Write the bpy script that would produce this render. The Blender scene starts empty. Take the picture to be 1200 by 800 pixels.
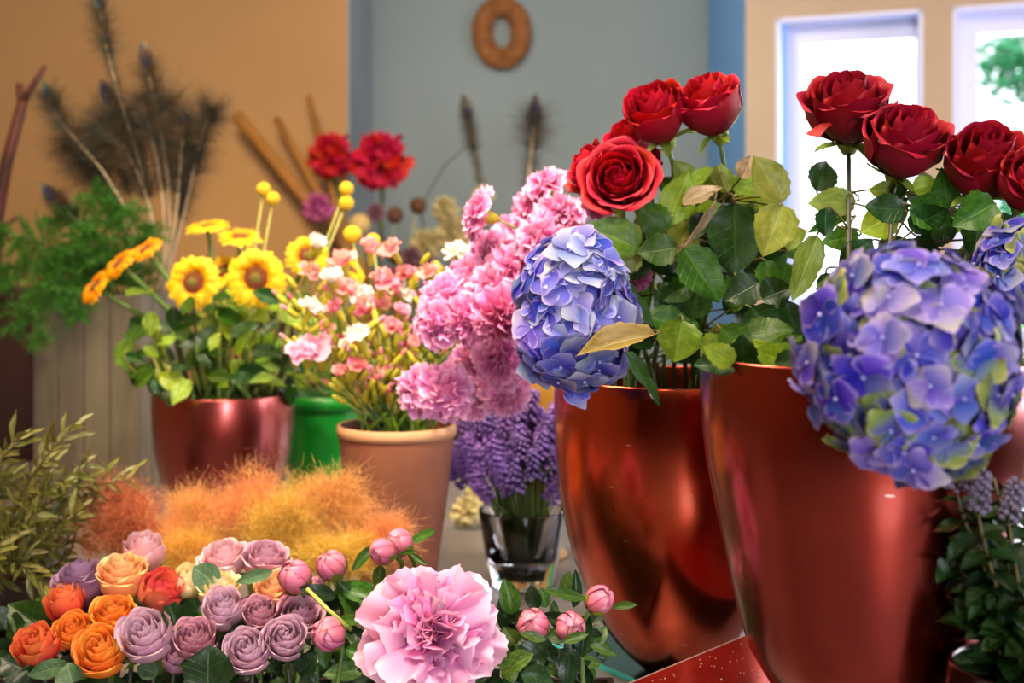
import bpy, math, random
import numpy as np
from mathutils import Vector, Matrix, Quaternion, noise as mnoise
R_ = random.Random(7)
PI = math.pi
sc = bpy.context.scene
# ------------------------------------------------------------------ camera
EYE = 1.24
FP = 1400.0          # focal length in pixels of the 1200x800 frame
HOR = 300.0          # pixel row of eye level
cam_d = bpy.data.cameras.new('camera'); cam = bpy.data.objects.new('camera', cam_d)
sc.collection.objects.link(cam); sc.camera = cam
cam.location = (0, 0, EYE); cam.rotation_euler = (PI/2, 0, 0)
cam_d.sensor_width = 36; cam_d.lens = 36*FP/1200.0
cam_d.shift_y = -(400-HOR)/1200.0
cam_d.clip_start = 0.05; cam_d.clip_end = 60
cam_d.dof.use_dof = True; cam_d.dof.focus_distance = 1.12; cam_d.dof.aperture_fstop = 4.6
# ------------------------------------------------------------------ world, exposure
w = bpy.data.worlds.new('world'); sc.world = w; w.use_nodes = True
bgn = w.node_tree.nodes['Background']
bgn.inputs[0].default_value = (0.86, 0.93, 1.0, 1); bgn.inputs[1].default_value = 3.2
vs = sc.view_settings
sc.display_settings.display_device = 'sRGB'
vs.view_transform = 'Standard'; vs.look = 'None'; vs.gamma = 1; vs.use_curve_mapping = False
vs.exposure = 0.3
sc.cycles.use_denoising = True
sc.cycles.max_bounces = 6; sc.cycles.diffuse_bounces = 3; sc.cycles.glossy_bounces = 3
sc.cycles.transmission_bounces = 5; sc.cycles.transparent_max_bounces = 8
sc.cycles.sample_clamp_indirect = 4; sc.cycles.caustics_reflective = False; sc.cycles.caustics_refractive = False
# ------------------------------------------------------------------ lights
def area(name, loc, target, size, size_y, energy, col):
    d = bpy.data.lights.new(name, 'AREA'); d.shape = 'RECTANGLE'; d.size = size; d.size_y = size_y
    d.energy = energy; d.color = col
    o = bpy.data.objects.new(name, d); sc.collection.objects.link(o); o.location = loc
    o.rotation_euler = (Vector(target)-Vector(loc)).to_track_quat('-Z', 'Y').to_euler()
    return o
def spot(name, loc, target, energy, col, ang=60, blend=.6, rad=.05):
    d = bpy.data.lights.new(name, 'SPOT'); d.energy = energy; d.color = col
    d.spot_size = math.radians(ang); d.spot_blend = blend; d.shadow_soft_size = rad
    o = bpy.data.objects.new(name, d); sc.collection.objects.link(o); o.location = loc
    o.rotation_euler = (Vector(target)-Vector(loc)).to_track_quat('-Z', 'Y').to_euler()
    return o
# daylight of the windows in the right-hand wall, just outside the openings
area('window_daylight', (1.6, 3.95, 2.0), (.3, 1.2, 1.0), 1.6, 1.3, 95, (.80, .90, 1.0))
# shop window behind the camera: tall and narrow, and a broader one to the right
area('shop_window_light', (.72, -2.0, 1.35), (.2, 1.2, 1.0), .6, 1.7, 44, (.88, .84, 1.0))
area('side_window_light', (2.5, 1.9, 1.5), (-.3, 1.9, 1.0), 1.3, 1.4, 42, (.93, .86, 1.0))
# warm ceiling lamps, with added cool spots among them
area('ceiling_lamp_front', (-.1, .5, 2.5), (-.1, 1.4, .9), .5, .5, 22, (1.0, .80, .55))
area('ceiling_lamp_back', (-.6, 1.7, 2.5), (-.5, 1.9, .9), .5, .5, 26, (1.0, .78, .50))
spot('ceiling_spot_wall', (-.75, 2.3, 2.1), (-.85, 3.6, .9), 30, (1.0, .76, .44), 56, 1.0, .1)
spot('alcove_fill_spot', (-.35, 2.4, 2.3), (.55, 4.1, 1.7), 34, (.90, .95, 1.0), 70, .9, .2)  # cool fill spot added to brighten the grey wall and blue side wall
spot('vase_highlight_spot', (.8, -2.1, 2.3), (.36, -.95, 0), 2600, (.95, .88, 1.0), 15, .5, .03)  # added spot: lights a floor patch that mirrors as the nearest vase's highlight
spot('ceiling_spot_front', (-.45, .35, 2.3), (-.3, 1.3, .85), 50, (1.0, .80, .60), 42, .8, .05)
spot('ceiling_spot_pots', (-.3, .9, 2.4), (-.2, 1.75, 1.1), 85, (1.0, .92, .74), 50, .8, .05)
spot('ceiling_spot_roses', (.0, .75, 2.4), (.1, 1.3, 1.3), 34, (1.0, .90, .80), 45, .7, .04)

# ------------------------------------------------------------------ helpers
def at(px, py, Y):
    return Vector(((px-600)/FP*Y, Y, EYE-(py-HOR)/FP*Y))
def lerp(a, b, t): return a+(b-a)*t
def mesh_new(name, verts, faces, pt=None, smooth=True):
    me = bpy.data.meshes.new(name)
    me.from_pydata([tuple(v) for v in verts], [], faces)
    if pt is not None:
        a = me.attributes.new('pt', 'FLOAT_VECTOR', 'POINT')
        a.data.foreach_set('vector', np.array(pt, dtype=np.float32).ravel())
    if smooth: me.polygons.foreach_set('use_smooth', [True]*len(me.polygons))
    me.update()
    return me
def mesh_np(name, V, Q, pt=None, smooth=True):
    """quads from arrays"""
    me = bpy.data.meshes.new(name); V = np.asarray(V, dtype=np.float32); Q = np.asarray(Q, dtype=np.int32)
    me.vertices.add(len(V)); me.vertices.foreach_set('co', V.ravel())
    me.loops.add(Q.size); me.loops.foreach_set('vertex_index', Q.ravel())
    me.polygons.add(len(Q)); me.polygons.foreach_set('loop_start', np.arange(0, Q.size, 4, dtype=np.int32))
    me.update(calc_edges=True)
    if pt is not None:
        a = me.attributes.new('pt', 'FLOAT_VECTOR', 'POINT'); a.data.foreach_set('vector', np.asarray(pt, dtype=np.float32).ravel())
    if smooth: me.polygons.foreach_set('use_smooth', np.ones(len(Q), dtype=bool))
    me.validate(); me.update()
    return me
def put(name, me, mat, parent=None, M=None, label=None):
    o = bpy.data.objects.new(name, me); sc.collection.objects.link(o)
    if parent is not None: o.parent = parent
    if M is not None: o.matrix_basis = M
    if mat is not None and me is not None:
        if len(me.materials) == 0: me.materials.append(mat)
        elif me.materials[0] is not mat:
            o.material_slots[0].link = 'OBJECT'; o.material_slots[0].material = mat
    if label: o['label'] = label
    return o
def tag(o, label, cat, group=None, kind=None):
    if label: o['label'] = label
    if cat: o['category'] = cat
    if group: o['group'] = group
    if kind: o['kind'] = kind
    return o
def thing(name, label, cat, loc=(0, 0, 0), group=None):
    o = bpy.data.objects.new(name, None); sc.collection.objects.link(o); o.location = loc
    o.empty_display_size = .01
    return tag(o, label, cat, group)
def struct(name, me, mat, loc=None):
    o = put(name, me, mat); o['kind'] = 'structure'
    if loc is not None: o.location = loc
    return o
def box_me(name, x0, x1, y0, y1, z0, z1, bevel=0):
    v = [(x, y, z) for x in (x0, x1) for y in (y0, y1) for z in (z0, z1)]
    f = [(0, 1, 3, 2), (4, 6, 7, 5), (0, 4, 5, 1), (2, 3, 7, 6), (0, 2, 6, 4), (1, 5, 7, 3)]
    if bevel:
        import bmesh
        bm = bmesh.new(); vv = [bm.verts.new(p) for p in v]
        for q in f: bm.faces.new([vv[i] for i in q])
        bmesh.ops.bevel(bm, geom=list(bm.edges), offset=bevel, segments=2, affect='EDGES')
        bmesh.ops.recalc_face_normals(bm, faces=bm.faces)
        me = bpy.data.meshes.new(name); bm.to_mesh(me); bm.free(); return me
    return mesh_new(name, v, f, smooth=False)
def lathe_me(name, prof, n=64, smooth=True, wob=0, seed=0):
    """prof: list of (r, z); returns surface of revolution, closed at r=0 ends"""
    V = []; F = []; P = []
    m = len(prof)
    for i, (r, z) in enumerate(prof):
        for k in range(n):
            a = 2*PI*k/n
            rr = r*(1+wob*mnoise.noise(Vector((math.cos(a)*1.3+seed, math.sin(a)*1.3, z*9))))
            V.append((rr*math.cos(a), rr*math.sin(a), z)); P.append((i/(m-1), k/n, 0))
    for i in range(m-1):
        for k in range(n):
            k2 = (k+1) % n
            F.append((i*n+k, i*n+k2, (i+1)*n+k2, (i+1)*n+k))
    return mesh_new(name, V, F, P, smooth)
def tube_geo(pts, rads, sides=6, cap=True):
    pts = [Vector(p) for p in pts]; V = []; F = []; P = []
    n = len(pts)
    if not hasattr(rads, '__len__'): rads = [rads]*n
    up = Vector((0.31, .17, .93)).normalized()
    for i, p in enumerate(pts):
        d = (pts[min(i+1, n-1)]-pts[max(i-1, 0)]).normalized()
        a = d.cross(up)
        if a.length < 1e-3: a = d.cross(Vector((1, 0, 0)))
        a.normalize(); b = d.cross(a)
        for k in range(sides):
            an = 2*PI*k/sides
            V.append(p+(a*math.cos(an)+b*math.sin(an))*rads[i]); P.append((i/(n-1), k/sides, 0))
    for i in range(n-1):
        for k in range(sides):
            k2 = (k+1) % sides
            F.append((i*sides+k, i*sides+k2, (i+1)*sides+k2, (i+1)*sides+k))
    if cap:
        F.append(tuple(reversed(range(sides)))); F.append(tuple((n-1)*sides+k for k in range(sides)))
    return V, F, P
class MB:
    def __init__(s): s.V = []; s.F = []; s.P = []
    def add(s, V, F, P=None):
        o = len(s.V); s.V += [Vector(v) for v in V]; s.F += [tuple(i+o for i in f) for f in F]
        s.P += list(P) if P is not None else [(0, 0, 0)]*len(V)
        return s
    def tube(s, pts, rads, sides=6): return s.add(*tube_geo(pts, rads, sides))
    def box(s, x0, x1, y0, y1, z0, z1):
        v = [(x, y, z) for x in (x0, x1) for y in (y0, y1) for z in (z0, z1)]
        return s.add(v, [(0, 1, 3, 2), (4, 6, 7, 5), (0, 4, 5, 1), (2, 3, 7, 6), (0, 2, 6, 4), (1, 5, 7, 3)])
    def mesh(s, name, smooth=True): return mesh_new(name, s.V, s.F, s.P, smooth)
def bez(p0, p1, p2, p3, n=10):
    p0, p1, p2, p3 = map(Vector, (p0, p1, p2, p3))
    return [p0*(1-t)**3+p1*3*t*(1-t)**2+p2*3*t*t*(1-t)+p3*t**3 for t in [i/(n-1) for i in range(n)]]
def arc_pts(p0, p1, d1, n=9, k=.4):
    """stem from p0 (going up) to p1 arriving along direction d1"""
    p0 = Vector(p0); p1 = Vector(p1); L = (p1-p0).length
    return bez(p0, p0+Vector((0, 0, L*k*.6)), p1-Vector(d1).normalized()*L*k, p1, n)
def orient(z, roll=0.0):
    q = Vector(z).normalized().to_track_quat('Z', 'Y')
    return q.to_matrix().to_4x4() @ Matrix.Rotation(roll, 4, 'Z')
def TRS(loc, rot, s): 
    if not hasattr(s, '__len__'): s = (s, s, s)
    return Matrix.Translation(loc) @ rot @ Matrix.Diagonal((s[0], s[1], s[2], 1))
def frame_yz(base, tip, n, width):
    """matrix for unit leaf (length along +Y, width 1 along X, normal Z)"""
    base = Vector(base); tip = Vector(tip); y = tip-base; L = y.length; y.normalize()
    n = Vector(n); n = (n-y*n.dot(y))
    if n.length < 1e-4: n = y.orthogonal()
    n.normalize(); x = y.cross(n).normalized()
    M = Matrix(((x.x, y.x, n.x, base.x), (x.y, y.y, n.y, base.y), (x.z, y.z, n.z, base.z), (0, 0, 0, 1)))
    return M @ Matrix.Diagonal((width, L, (L+width)*.5, 1))

# ------------------------------------------------------------------ materials
def nodes_of(name):
    m = bpy.data.materials.new(name); m.use_nodes = True; nt = m.node_tree
    return m, nt, nt.nodes['Principled BSDF'], nt.nodes['Material Output']
def N(nt, t, **kw):
    n = nt.nodes.new(t)
    for k, v in kw.items():
        if k.startswith('i'): n.inputs[int(k[1:])].default_value = v
        else: setattr(n, k, v)
    return n
def c4(c): return (c[0], c[1], c[2], 1)
def hexc(h):
    r = [int(h[i:i+2], 16)/255 for i in (0, 2, 4)]
    return tuple(x/12.92 if x <= .04045 else ((x+.055)/1.055)**2.4 for x in r)
def ramp(nt, stops):
    r = N(nt, 'ShaderNodeValToRGB'); e = r.color_ramp.elements
    e[0].position = stops[0][0]; e[0].color = c4(stops[0][1]); e[1].position = stops[-1][0]; e[1].color = c4(stops[-1][1])
    for p, c in stops[1:-1]:
        x = e.new(p); x.color = c4(c)
    return r
def petal_mat(name, stops, rough=.55, trans=.25, hue=.015, val=.18, edge=None, edge_w=.35, streak=.12, sheen=.0, sat=0.0, alt=None):
    """colour runs from petal base (0) to tip (1) along the attribute pt.x; small per-object variation; alt: second ramp mixed per object"""
    m, nt, b, out = nodes_of(name); L = nt.links.new
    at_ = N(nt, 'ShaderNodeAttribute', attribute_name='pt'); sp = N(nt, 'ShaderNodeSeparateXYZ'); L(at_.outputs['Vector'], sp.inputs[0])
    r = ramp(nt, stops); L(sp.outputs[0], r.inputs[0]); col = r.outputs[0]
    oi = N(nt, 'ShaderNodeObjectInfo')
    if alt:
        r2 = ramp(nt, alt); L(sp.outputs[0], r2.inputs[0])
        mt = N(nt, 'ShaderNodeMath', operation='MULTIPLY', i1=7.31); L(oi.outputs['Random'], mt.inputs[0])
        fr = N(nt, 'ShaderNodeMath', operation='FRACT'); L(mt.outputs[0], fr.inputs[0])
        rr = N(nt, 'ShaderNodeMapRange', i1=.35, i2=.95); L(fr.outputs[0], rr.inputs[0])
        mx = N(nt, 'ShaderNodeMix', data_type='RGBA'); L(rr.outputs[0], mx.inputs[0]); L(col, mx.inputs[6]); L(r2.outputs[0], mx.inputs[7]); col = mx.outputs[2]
    if edge:
        ab = N(nt, 'ShaderNodeMath', operation='ABSOLUTE'); L(sp.outputs[1], ab.inputs[0])
        mxx = N(nt, 'ShaderNodeMath', operation='MAXIMUM'); L(ab.outputs[0], mxx.inputs[0]); L(sp.outputs[0], mxx.inputs[1])
        mr = N(nt, 'ShaderNodeMapRange', i1=1-edge_w, i2=1.0); L(mxx.outputs[0], mr.inputs[0])
        mx = N(nt, 'ShaderNodeMix', data_type='RGBA'); L(mr.outputs[0], mx.inputs[0]); L(col, mx.inputs[6]); mx.inputs[7].default_value = c4(edge); col = mx.outputs[2]
    # streaks along the petal
    mp = N(nt, 'ShaderNodeMapping'); mp.inputs[3].default_value = (1.2, 9, 1); L(at_.outputs['Vector'], mp.inputs[0])
    nz = N(nt, 'ShaderNodeTexNoise'); nz.inputs['Scale'].default_value = 2.2; L(mp.outputs[0], nz.inputs[0])
    hsv = N(nt, 'ShaderNodeHueSaturation'); L(col, hsv.inputs['Color'])
    a1 = N(nt, 'ShaderNodeMapRange', i3=1-val, i4=1+val); L(oi.outputs['Random'], a1.inputs[0])
    a2 = N(nt, 'ShaderNodeMapRange', i3=1-streak, i4=1+streak); L(nz.outputs[0], a2.inputs[0])
    mu = N(nt, 'ShaderNodeMath', operation='MULTIPLY'); L(a1.outputs[0], mu.inputs[0]); L(a2.outputs[0], mu.inputs[1]); L(mu.outputs[0], hsv.inputs['Value'])
    m3 = N(nt, 'ShaderNodeMath', operation='MULTIPLY', i1=13.7); L(oi.outputs['Random'], m3.inputs[0])
    f3 = N(nt, 'ShaderNodeMath', operation='FRACT'); L(m3.outputs[0], f3.inputs[0])
    a3 = N(nt, 'ShaderNodeMapRange', i3=.5-hue, i4=.5+hue); L(f3.outputs[0], a3.inputs[0]); L(a3.outputs[0], hsv.inputs['Hue'])
    if sat:
        a4 = N(nt, 'ShaderNodeMapRange', i3=1-sat, i4=1+sat*.3); L(f3.outputs[0], a4.inputs[0]); L(a4.outputs[0], hsv.inputs['Saturation'])
    L(hsv.outputs[0], b.inputs['Base Color']); b.inputs['Roughness'].default_value = rough
    b.inputs['Specular IOR Level'].default_value = .3
    if sheen:
        b.inputs['Sheen Weight'].default_value = sheen; b.inputs['Sheen Roughness'].default_value = .4
        b.inputs['Sheen Tint'].default_value = c4(stops[-1][1])
    bp = N(nt, 'ShaderNodeBump'); bp.inputs['Strength'].default_value = .12; bp.inputs['Distance'].default_value = .0006
    L(nz.outputs[0], bp.inputs['Height']); L(bp.outputs[0], b.inputs['Normal'])
    if trans:
        tr = N(nt, 'ShaderNodeBsdfTranslucent'); L(hsv.outputs[0], tr.inputs[0])
        ms = N(nt, 'ShaderNodeMixShader', i0=trans); L(b.outputs[0], ms.inputs[1]); L(tr.outputs[0], ms.inputs[2]); L(ms.outputs[0], out.inputs[0])
    return m
def leaf_mat(name, dark, light, vein, trans=.3, rough=.4, nveins=7, slope=1.4, val=.25, hue=.02, vs_=.6, edge=None):
    m, nt, b, out = nodes_of(name); L = nt.links.new
    at_ = N(nt, 'ShaderNodeAttribute', attribute_name='pt'); sp = N(nt, 'ShaderNodeSeparateXYZ'); L(at_.outputs['Vector'], sp.inputs[0])
    ab = N(nt, 'ShaderNodeMath', operation='ABSOLUTE'); L(sp.outputs[1], ab.inputs[0])
    nz = N(nt, 'ShaderNodeTexNoise'); nz.inputs['Scale'].default_value = 3.5; L(at_.outputs['Vector'], nz.inputs[0])
    mx = N(nt, 'ShaderNodeMix', data_type='RGBA'); mx.inputs[6].default_value = c4(dark); mx.inputs[7].default_value = c4(light)
    mr0 = N(nt, 'ShaderNodeMapRange', i1=.3, i2=.7); L(nz.outputs[0], mr0.inputs[0]); L(mr0.outputs[0], mx.inputs[0])
    # side veins: fract(x*n - |y|*slope)
    m1 = N(nt, 'ShaderNodeMath', operation='MULTIPLY', i1=nveins); L(sp.outputs[0], m1.inputs[0])
    m2 = N(nt, 'ShaderNodeMath', operation='MULTIPLY', i1=-slope); L(ab.outputs[0], m2.inputs[0])
    m3 = N(nt, 'ShaderNodeMath', operation='ADD'); L(m1.outputs[0], m3.inputs[0]); L(m2.outputs[0], m3.inputs[1])
    m4 = N(nt, 'ShaderNodeMath', operation='PINGPONG', i1=.5); L(m3.outputs[0], m4.inputs[0])
    v1 = N(nt, 'ShaderNodeMapRange', i1=.07, i2=.0, i3=0, i4=.75); L(m4.outputs[0], v1.inputs[0])
    v2 = N(nt, 'ShaderNodeMapRange', i1=.07, i2=.02, i3=0, i4=1); L(ab.outputs[0], v2.inputs[0])
    vm = N(nt, 'ShaderNodeMath', operation='MAXIMUM'); L(v1.outputs[0], vm.inputs[0]); L(v2.outputs[0], vm.inputs[1])
    vk = N(nt, 'ShaderNodeMath', operation='MULTIPLY', i1=vs_); L(vm.outputs[0], vk.inputs[0])
    mv = N(nt, 'ShaderNodeMix', data_type='RGBA'); L(vk.outputs[0], mv.inputs[0]); L(mx.outputs[2], mv.inputs[6]); mv.inputs[7].default_value = c4(vein)
    col = mv.outputs[2]
    if edge:
        mr = N(nt, 'ShaderNodeMapRange', i1=.8, i2=1.0); L(ab.outputs[0], mr.inputs[0])
        me_ = N(nt, 'ShaderNodeMix', data_type='RGBA'); L(mr.outputs[0], me_.inputs[0]); L(col, me_.inputs[6]); me_.inputs[7].default_value = c4(edge); col = me_.outputs[2]
    oi = N(nt, 'ShaderNodeObjectInfo'); hsv = N(nt, 'ShaderNodeHueSaturation'); L(col, hsv.inputs['Color'])
    a1 = N(nt, 'ShaderNodeMapRange', i3=1-val, i4=1+val); L(oi.outputs['Random'], a1.inputs[0]); L(a1.outputs[0], hsv.inputs['Value'])
    mm = N(nt, 'ShaderNodeMath', operation='MULTIPLY', i1=11.3); L(oi.outputs['Random'], mm.inputs[0])
    ff = N(nt, 'ShaderNodeMath', operation='FRACT'); L(mm.outputs[0], ff.inputs[0])
    a3 = N(nt, 'ShaderNodeMapRange', i3=.5-hue, i4=.5+hue); L(ff.outputs[0], a3.inputs[0]); L(a3.outputs[0], hsv.inputs['Hue'])
    L(hsv.outputs[0], b.inputs['Base Color']); b.inputs['Roughness'].default_value = rough; b.inputs['Specular IOR Level'].default_value = .4
    bp = N(nt, 'ShaderNodeBump'); bp.inputs['Strength'].default_value = .35; bp.inputs['Distance'].default_value = .0012; bp.invert = True
    L(vm.outputs[0], bp.inputs['Height']); L(bp.outputs[0], b.inputs['Normal'])
    tr = N(nt, 'ShaderNodeBsdfTranslucent')
    h2 = N(nt, 'ShaderNodeHueSaturation'); h2.inputs['Value'].default_value = 1.5; h2.inputs['Hue'].default_value = .49; L(hsv.outputs[0], h2.inputs['Color']); L(h2.outputs[0], tr.inputs[0])
    ms = N(nt, 'ShaderNodeMixShader', i0=trans); L(b.outputs[0], ms.inputs[1]); L(tr.outputs[0], ms.inputs[2]); L(ms.outputs[0], out.inputs[0])
    return m
def plain(name, col, rough=.6, metal=0, col2=None, scale=8, stretch=(1, 1, 1), bump=0, dist=.001, spec=.5, trans=0, coat=0, detail=3, lo=.3, hi=.7, rvar=0):
    m, nt, b, out = nodes_of(name); L = nt.links.new
    tc = N(nt, 'ShaderNodeTexCoord'); mp = N(nt, 'ShaderNodeMapping'); mp.inputs[3].default_value = stretch; L(tc.outputs['Object'], mp.inputs[0])
    nz = N(nt, 'ShaderNodeTexNoise'); nz.inputs['Scale'].default_value = scale; nz.inputs['Detail'].default_value = detail; L(mp.outputs[0], nz.inputs[0])
    b.inputs['Base Color'].default_value = c4(col)
    if col2:
        r = ramp(nt, [(lo, col), (hi, col2)]); L(nz.outputs[0], r.inputs[0]); L(r.outputs[0], b.inputs['Base Color'])
    b.inputs['Roughness'].default_value = rough; b.inputs['Metallic'].default_value = metal; b.inputs['Specular IOR Level'].default_value = spec
    if rvar:
        rr = N(nt, 'ShaderNodeMapRange', i1=.3, i2=.7, i3=rough-rvar, i4=rough+rvar); L(nz.outputs[0], rr.inputs[0]); L(rr.outputs[0], b.inputs['Roughness'])
    if bump:
        bp = N(nt, 'ShaderNodeBump'); bp.inputs['Strength'].default_value = bump; bp.inputs['Distance'].default_value = dist
        L(nz.outputs[0], bp.inputs['Height']); L(bp.outputs[0], b.inputs['Normal'])
    if coat: b.inputs['Coat Weight'].default_value = coat; b.inputs['Coat Roughness'].default_value = .12
    if trans:
        tr = N(nt, 'ShaderNodeBsdfTranslucent'); tr.inputs[0].default_value = c4(col)
        ms = N(nt, 'ShaderNodeMixShader', i0=trans); L(b.outputs[0], ms.inputs[1]); L(tr.outputs[0], ms.inputs[2]); L(ms.outputs[0], out.inputs[0])
    return m
M = {}
M['wall_tan'] = plain('wall_tan', hexc('a88254'), .85, col2=hexc('b38c5c'), scale=1.5, bump=.1, spec=.2)
M['wall_grey'] = plain('wall_grey', hexc('8d9894'), .8, col2=hexc('97a19c'), scale=1.2, bump=.08, spec=.2)
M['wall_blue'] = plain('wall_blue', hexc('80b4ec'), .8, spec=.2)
M['wall_cream'] = plain('wall_cream', hexc('b79f82'), .8, col2=hexc('c0a98c'), scale=2, spec=.2)
M['wall_brown'] = plain('wall_brown', hexc('5e483a'), .8)
M['ceiling'] = plain('ceiling', hexc('d8d2c8'), .9)
M['floor'] = plain('floor', hexc('9a9088'), .6, col2=hexc('a89e94'), scale=3)
M['white_paint'] = plain('white_paint', hexc('d5d8f0'), .4)
M['table'] = plain('table', hexc('6f6460'), .3, col2=hexc('7d726c'), scale=3, stretch=(1, 5, 1))
M['glass'] = None
thin_glass = None
def glass_mat(name, col=(1, 1, 1), rough=0.0, ior=1.45):
    m, nt, b, out = nodes_of(name)
    b.inputs['Base Color'].default_value = c4(col); b.inputs['Roughness'].default_value = rough
    b.inputs['Transmission Weight'].default_value = 1; b.inputs['IOR'].default_value = ior
    return m
M['glass'] = glass_mat('clear_glass', (.97, .99, 1))
M['teal_glass'] = glass_mat('teal_glass', (.35, .85, .82))
def copper_mat(name, col, col2, rough):
    m, nt, b, out = nodes_of(name); L = nt.links.new
    tc = N(nt, 'ShaderNodeTexCoord')
    n1 = N(nt, 'ShaderNodeTexNoise'); n1.inputs['Scale'].default_value = 9; n1.inputs['Detail'].default_value = 5; L(tc.outputs['Object'], n1.inputs[0])
    n2 = N(nt, 'ShaderNodeTexNoise'); n2.inputs['Scale'].default_value = 260; n2.inputs['Detail'].default_value = 2; L(tc.outputs['Object'], n2.inputs[0])
    r = ramp(nt, [(.3, col), (.7, col2)]); L(n1.outputs[0], r.inputs[0])
    # sparse pale scratches and chips
    mp = N(nt, 'ShaderNodeMapping'); mp.inputs[3].default_value = (60, 60, 320); L(tc.outputs['Object'], mp.inputs[0])
    vo = N(nt, 'ShaderNodeTexVoronoi'); vo.inputs['Scale'].default_value = 1; L(mp.outputs[0], vo.inputs[0])
    w1 = N(nt, 'ShaderNodeSeparateColor'); L(vo.outputs['Color'], w1.inputs[0])
    g = N(nt, 'ShaderNodeMath', operation='GREATER_THAN', i1=.992); L(w1.outputs[0], g.inputs[0])
    d = N(nt, 'ShaderNodeMath', operation='LESS_THAN', i1=.22); L(vo.outputs['Distance'], d.inputs[0])
    mu = N(nt, 'ShaderNodeMath', operation='MULTIPLY'); L(g.outputs[0], mu.inputs[0]); L(d.outputs[0], mu.inputs[1])
    mx = N(nt, 'ShaderNodeMix', data_type='RGBA'); L(mu.outputs[0], mx.inputs[0]); L(r.outputs[0], mx.inputs[6]); mx.inputs[7].default_value = (.75, .5, .42, 1)
    L(mx.outputs[2], b.inputs['Base Color'])
    b.inputs['Metallic'].default_value = 1.0
    rr = N(nt, 'ShaderNodeMapRange', i1=.3, i2=.7, i3=rough-.05, i4=rough+.07); L(n1.outputs[0], rr.inputs[0]); L(rr.outputs[0], b.inputs['Roughness'])
    b.inputs['Coat Weight'].default_value = .6; b.inputs['Coat Roughness'].default_value = .16
    bp = N(nt, 'ShaderNodeBump'); bp.inputs['Strength'].default_value = .05; bp.inputs['Distance'].default_value = .0008; L(n2.outputs[0], bp.inputs['Height']); L(bp.outputs[0], b.inputs['Normal'])
    return m
M['copper'] = copper_mat('red_copper_glaze', hexc('b03a1c'), hexc('c85028'), .22)
M['copper_deep'] = copper_mat('deep_red_copper_glaze', hexc('86241a'), hexc('9c3220'), .22)
M['copper_pink'] = copper_mat('rosy_copper_glaze', hexc('984038'), hexc('a85048'), .30)
M['red_gloss'] = plain('red_gloss', hexc('5c0e08'), .22, col2=hexc('701610'), scale=30, coat=.6)
M['terracotta'] = plain('terracotta', hexc('764229'), .75, col2=hexc('8a5234'), scale=14, bump=.2, detail=6)
M['green_plastic'] = plain('green_plastic', hexc('0a8a26'), .35, spec=.5)
M['grey_wood'] = plain('grey_wood', hexc('5e574a'), .8, col2=hexc('86795f'), scale=7, stretch=(3, 3, .5), bump=.3, detail=6)
M['dark_wood'] = plain('dark_wood', hexc('24100a'), .6, col2=hexc('3a1a10'), scale=6, stretch=(4, 4, .4))
M['ochre'] = plain('ochre_ceramic', hexc('9a6a1c'), .45, col2=hexc('b8862c'), scale=10)
M['dark_glass'] = plain('dark_brown_glass', hexc('2a120c'), .15, spec=.6)
M['soil'] = plain('soil', hexc('20160f'), .95, col2=hexc('3a2a1c'), scale=60, bump=.5, dist=.004)
M['foam'] = plain('wet_foam', hexc('27351c'), .95, col2=hexc('1a2413'), scale=60, bump=.5)
M['straw'] = plain('straw', hexc('7a4420'), .8, col2=hexc('b47434'), scale=70, bump=.6, detail=5)
M['bark_red'] = plain('bark_red', hexc('2c0f0a'), .7, col2=hexc('5a2418'), scale=18, bump=.3)
M['bamboo'] = plain('bamboo', hexc('8a5c26'), .6, col2=hexc('a87638'), scale=10)
M['stem_green'] = plain('stem_green', hexc('4c6a22'), .5, col2=hexc('6f8a34'), scale=20)
M['stem_dark'] = plain('stem_dark', hexc('2c4020'), .5, col2=hexc('4a3a26'), scale=12)
M['stem_red'] = plain('stem_red', hexc('5a3a1e'), .5, col2=hexc('6a6a2c'), scale=12)
M['stem_pale'] = plain('stem_pale', hexc('b8a07a'), .6, col2=hexc('cbb896'), scale=15)
M['stem_yellow'] = plain('stem_yellow', hexc('a8a848'), .5, col2=hexc('c4bc60'), scale=15)
M['calyx'] = plain('calyx_green', hexc('7c9a2a'), .5, col2=hexc('a8b84a'), scale=40, trans=.15)
M['calyx_y'] = plain('calyx_yellow', hexc('a8a81c'), .5, col2=hexc('d6c43a'), scale=60, trans=.15)
M['calyx_d'] = plain('calyx_dark', hexc('3f5a1c'), .5, col2=hexc('5a7428'), scale=40)
# petals
def pm(key, *stops, **kw): M[key] = petal_mat(key, [(p, hexc(c)) for p, c in stops], **kw)
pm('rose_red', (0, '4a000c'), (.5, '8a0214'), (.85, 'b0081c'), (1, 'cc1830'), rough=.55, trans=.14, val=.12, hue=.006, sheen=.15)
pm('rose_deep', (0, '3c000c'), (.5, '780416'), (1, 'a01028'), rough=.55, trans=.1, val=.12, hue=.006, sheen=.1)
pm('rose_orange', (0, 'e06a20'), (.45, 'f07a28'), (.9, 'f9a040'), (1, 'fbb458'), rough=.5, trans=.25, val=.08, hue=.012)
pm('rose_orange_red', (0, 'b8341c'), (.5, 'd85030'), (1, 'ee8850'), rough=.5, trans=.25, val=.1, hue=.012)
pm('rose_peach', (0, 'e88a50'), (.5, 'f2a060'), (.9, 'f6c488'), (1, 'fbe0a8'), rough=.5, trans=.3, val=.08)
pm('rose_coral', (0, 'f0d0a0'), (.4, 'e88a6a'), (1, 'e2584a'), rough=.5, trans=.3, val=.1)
pm('rose_lilac', (0, 'b07888'), (.5, 'cc9cb0'), (.9, 'dcb8cc'), (1, 'e8ccd8'), rough=.55, trans=.25, val=.08, hue=.01)
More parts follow.
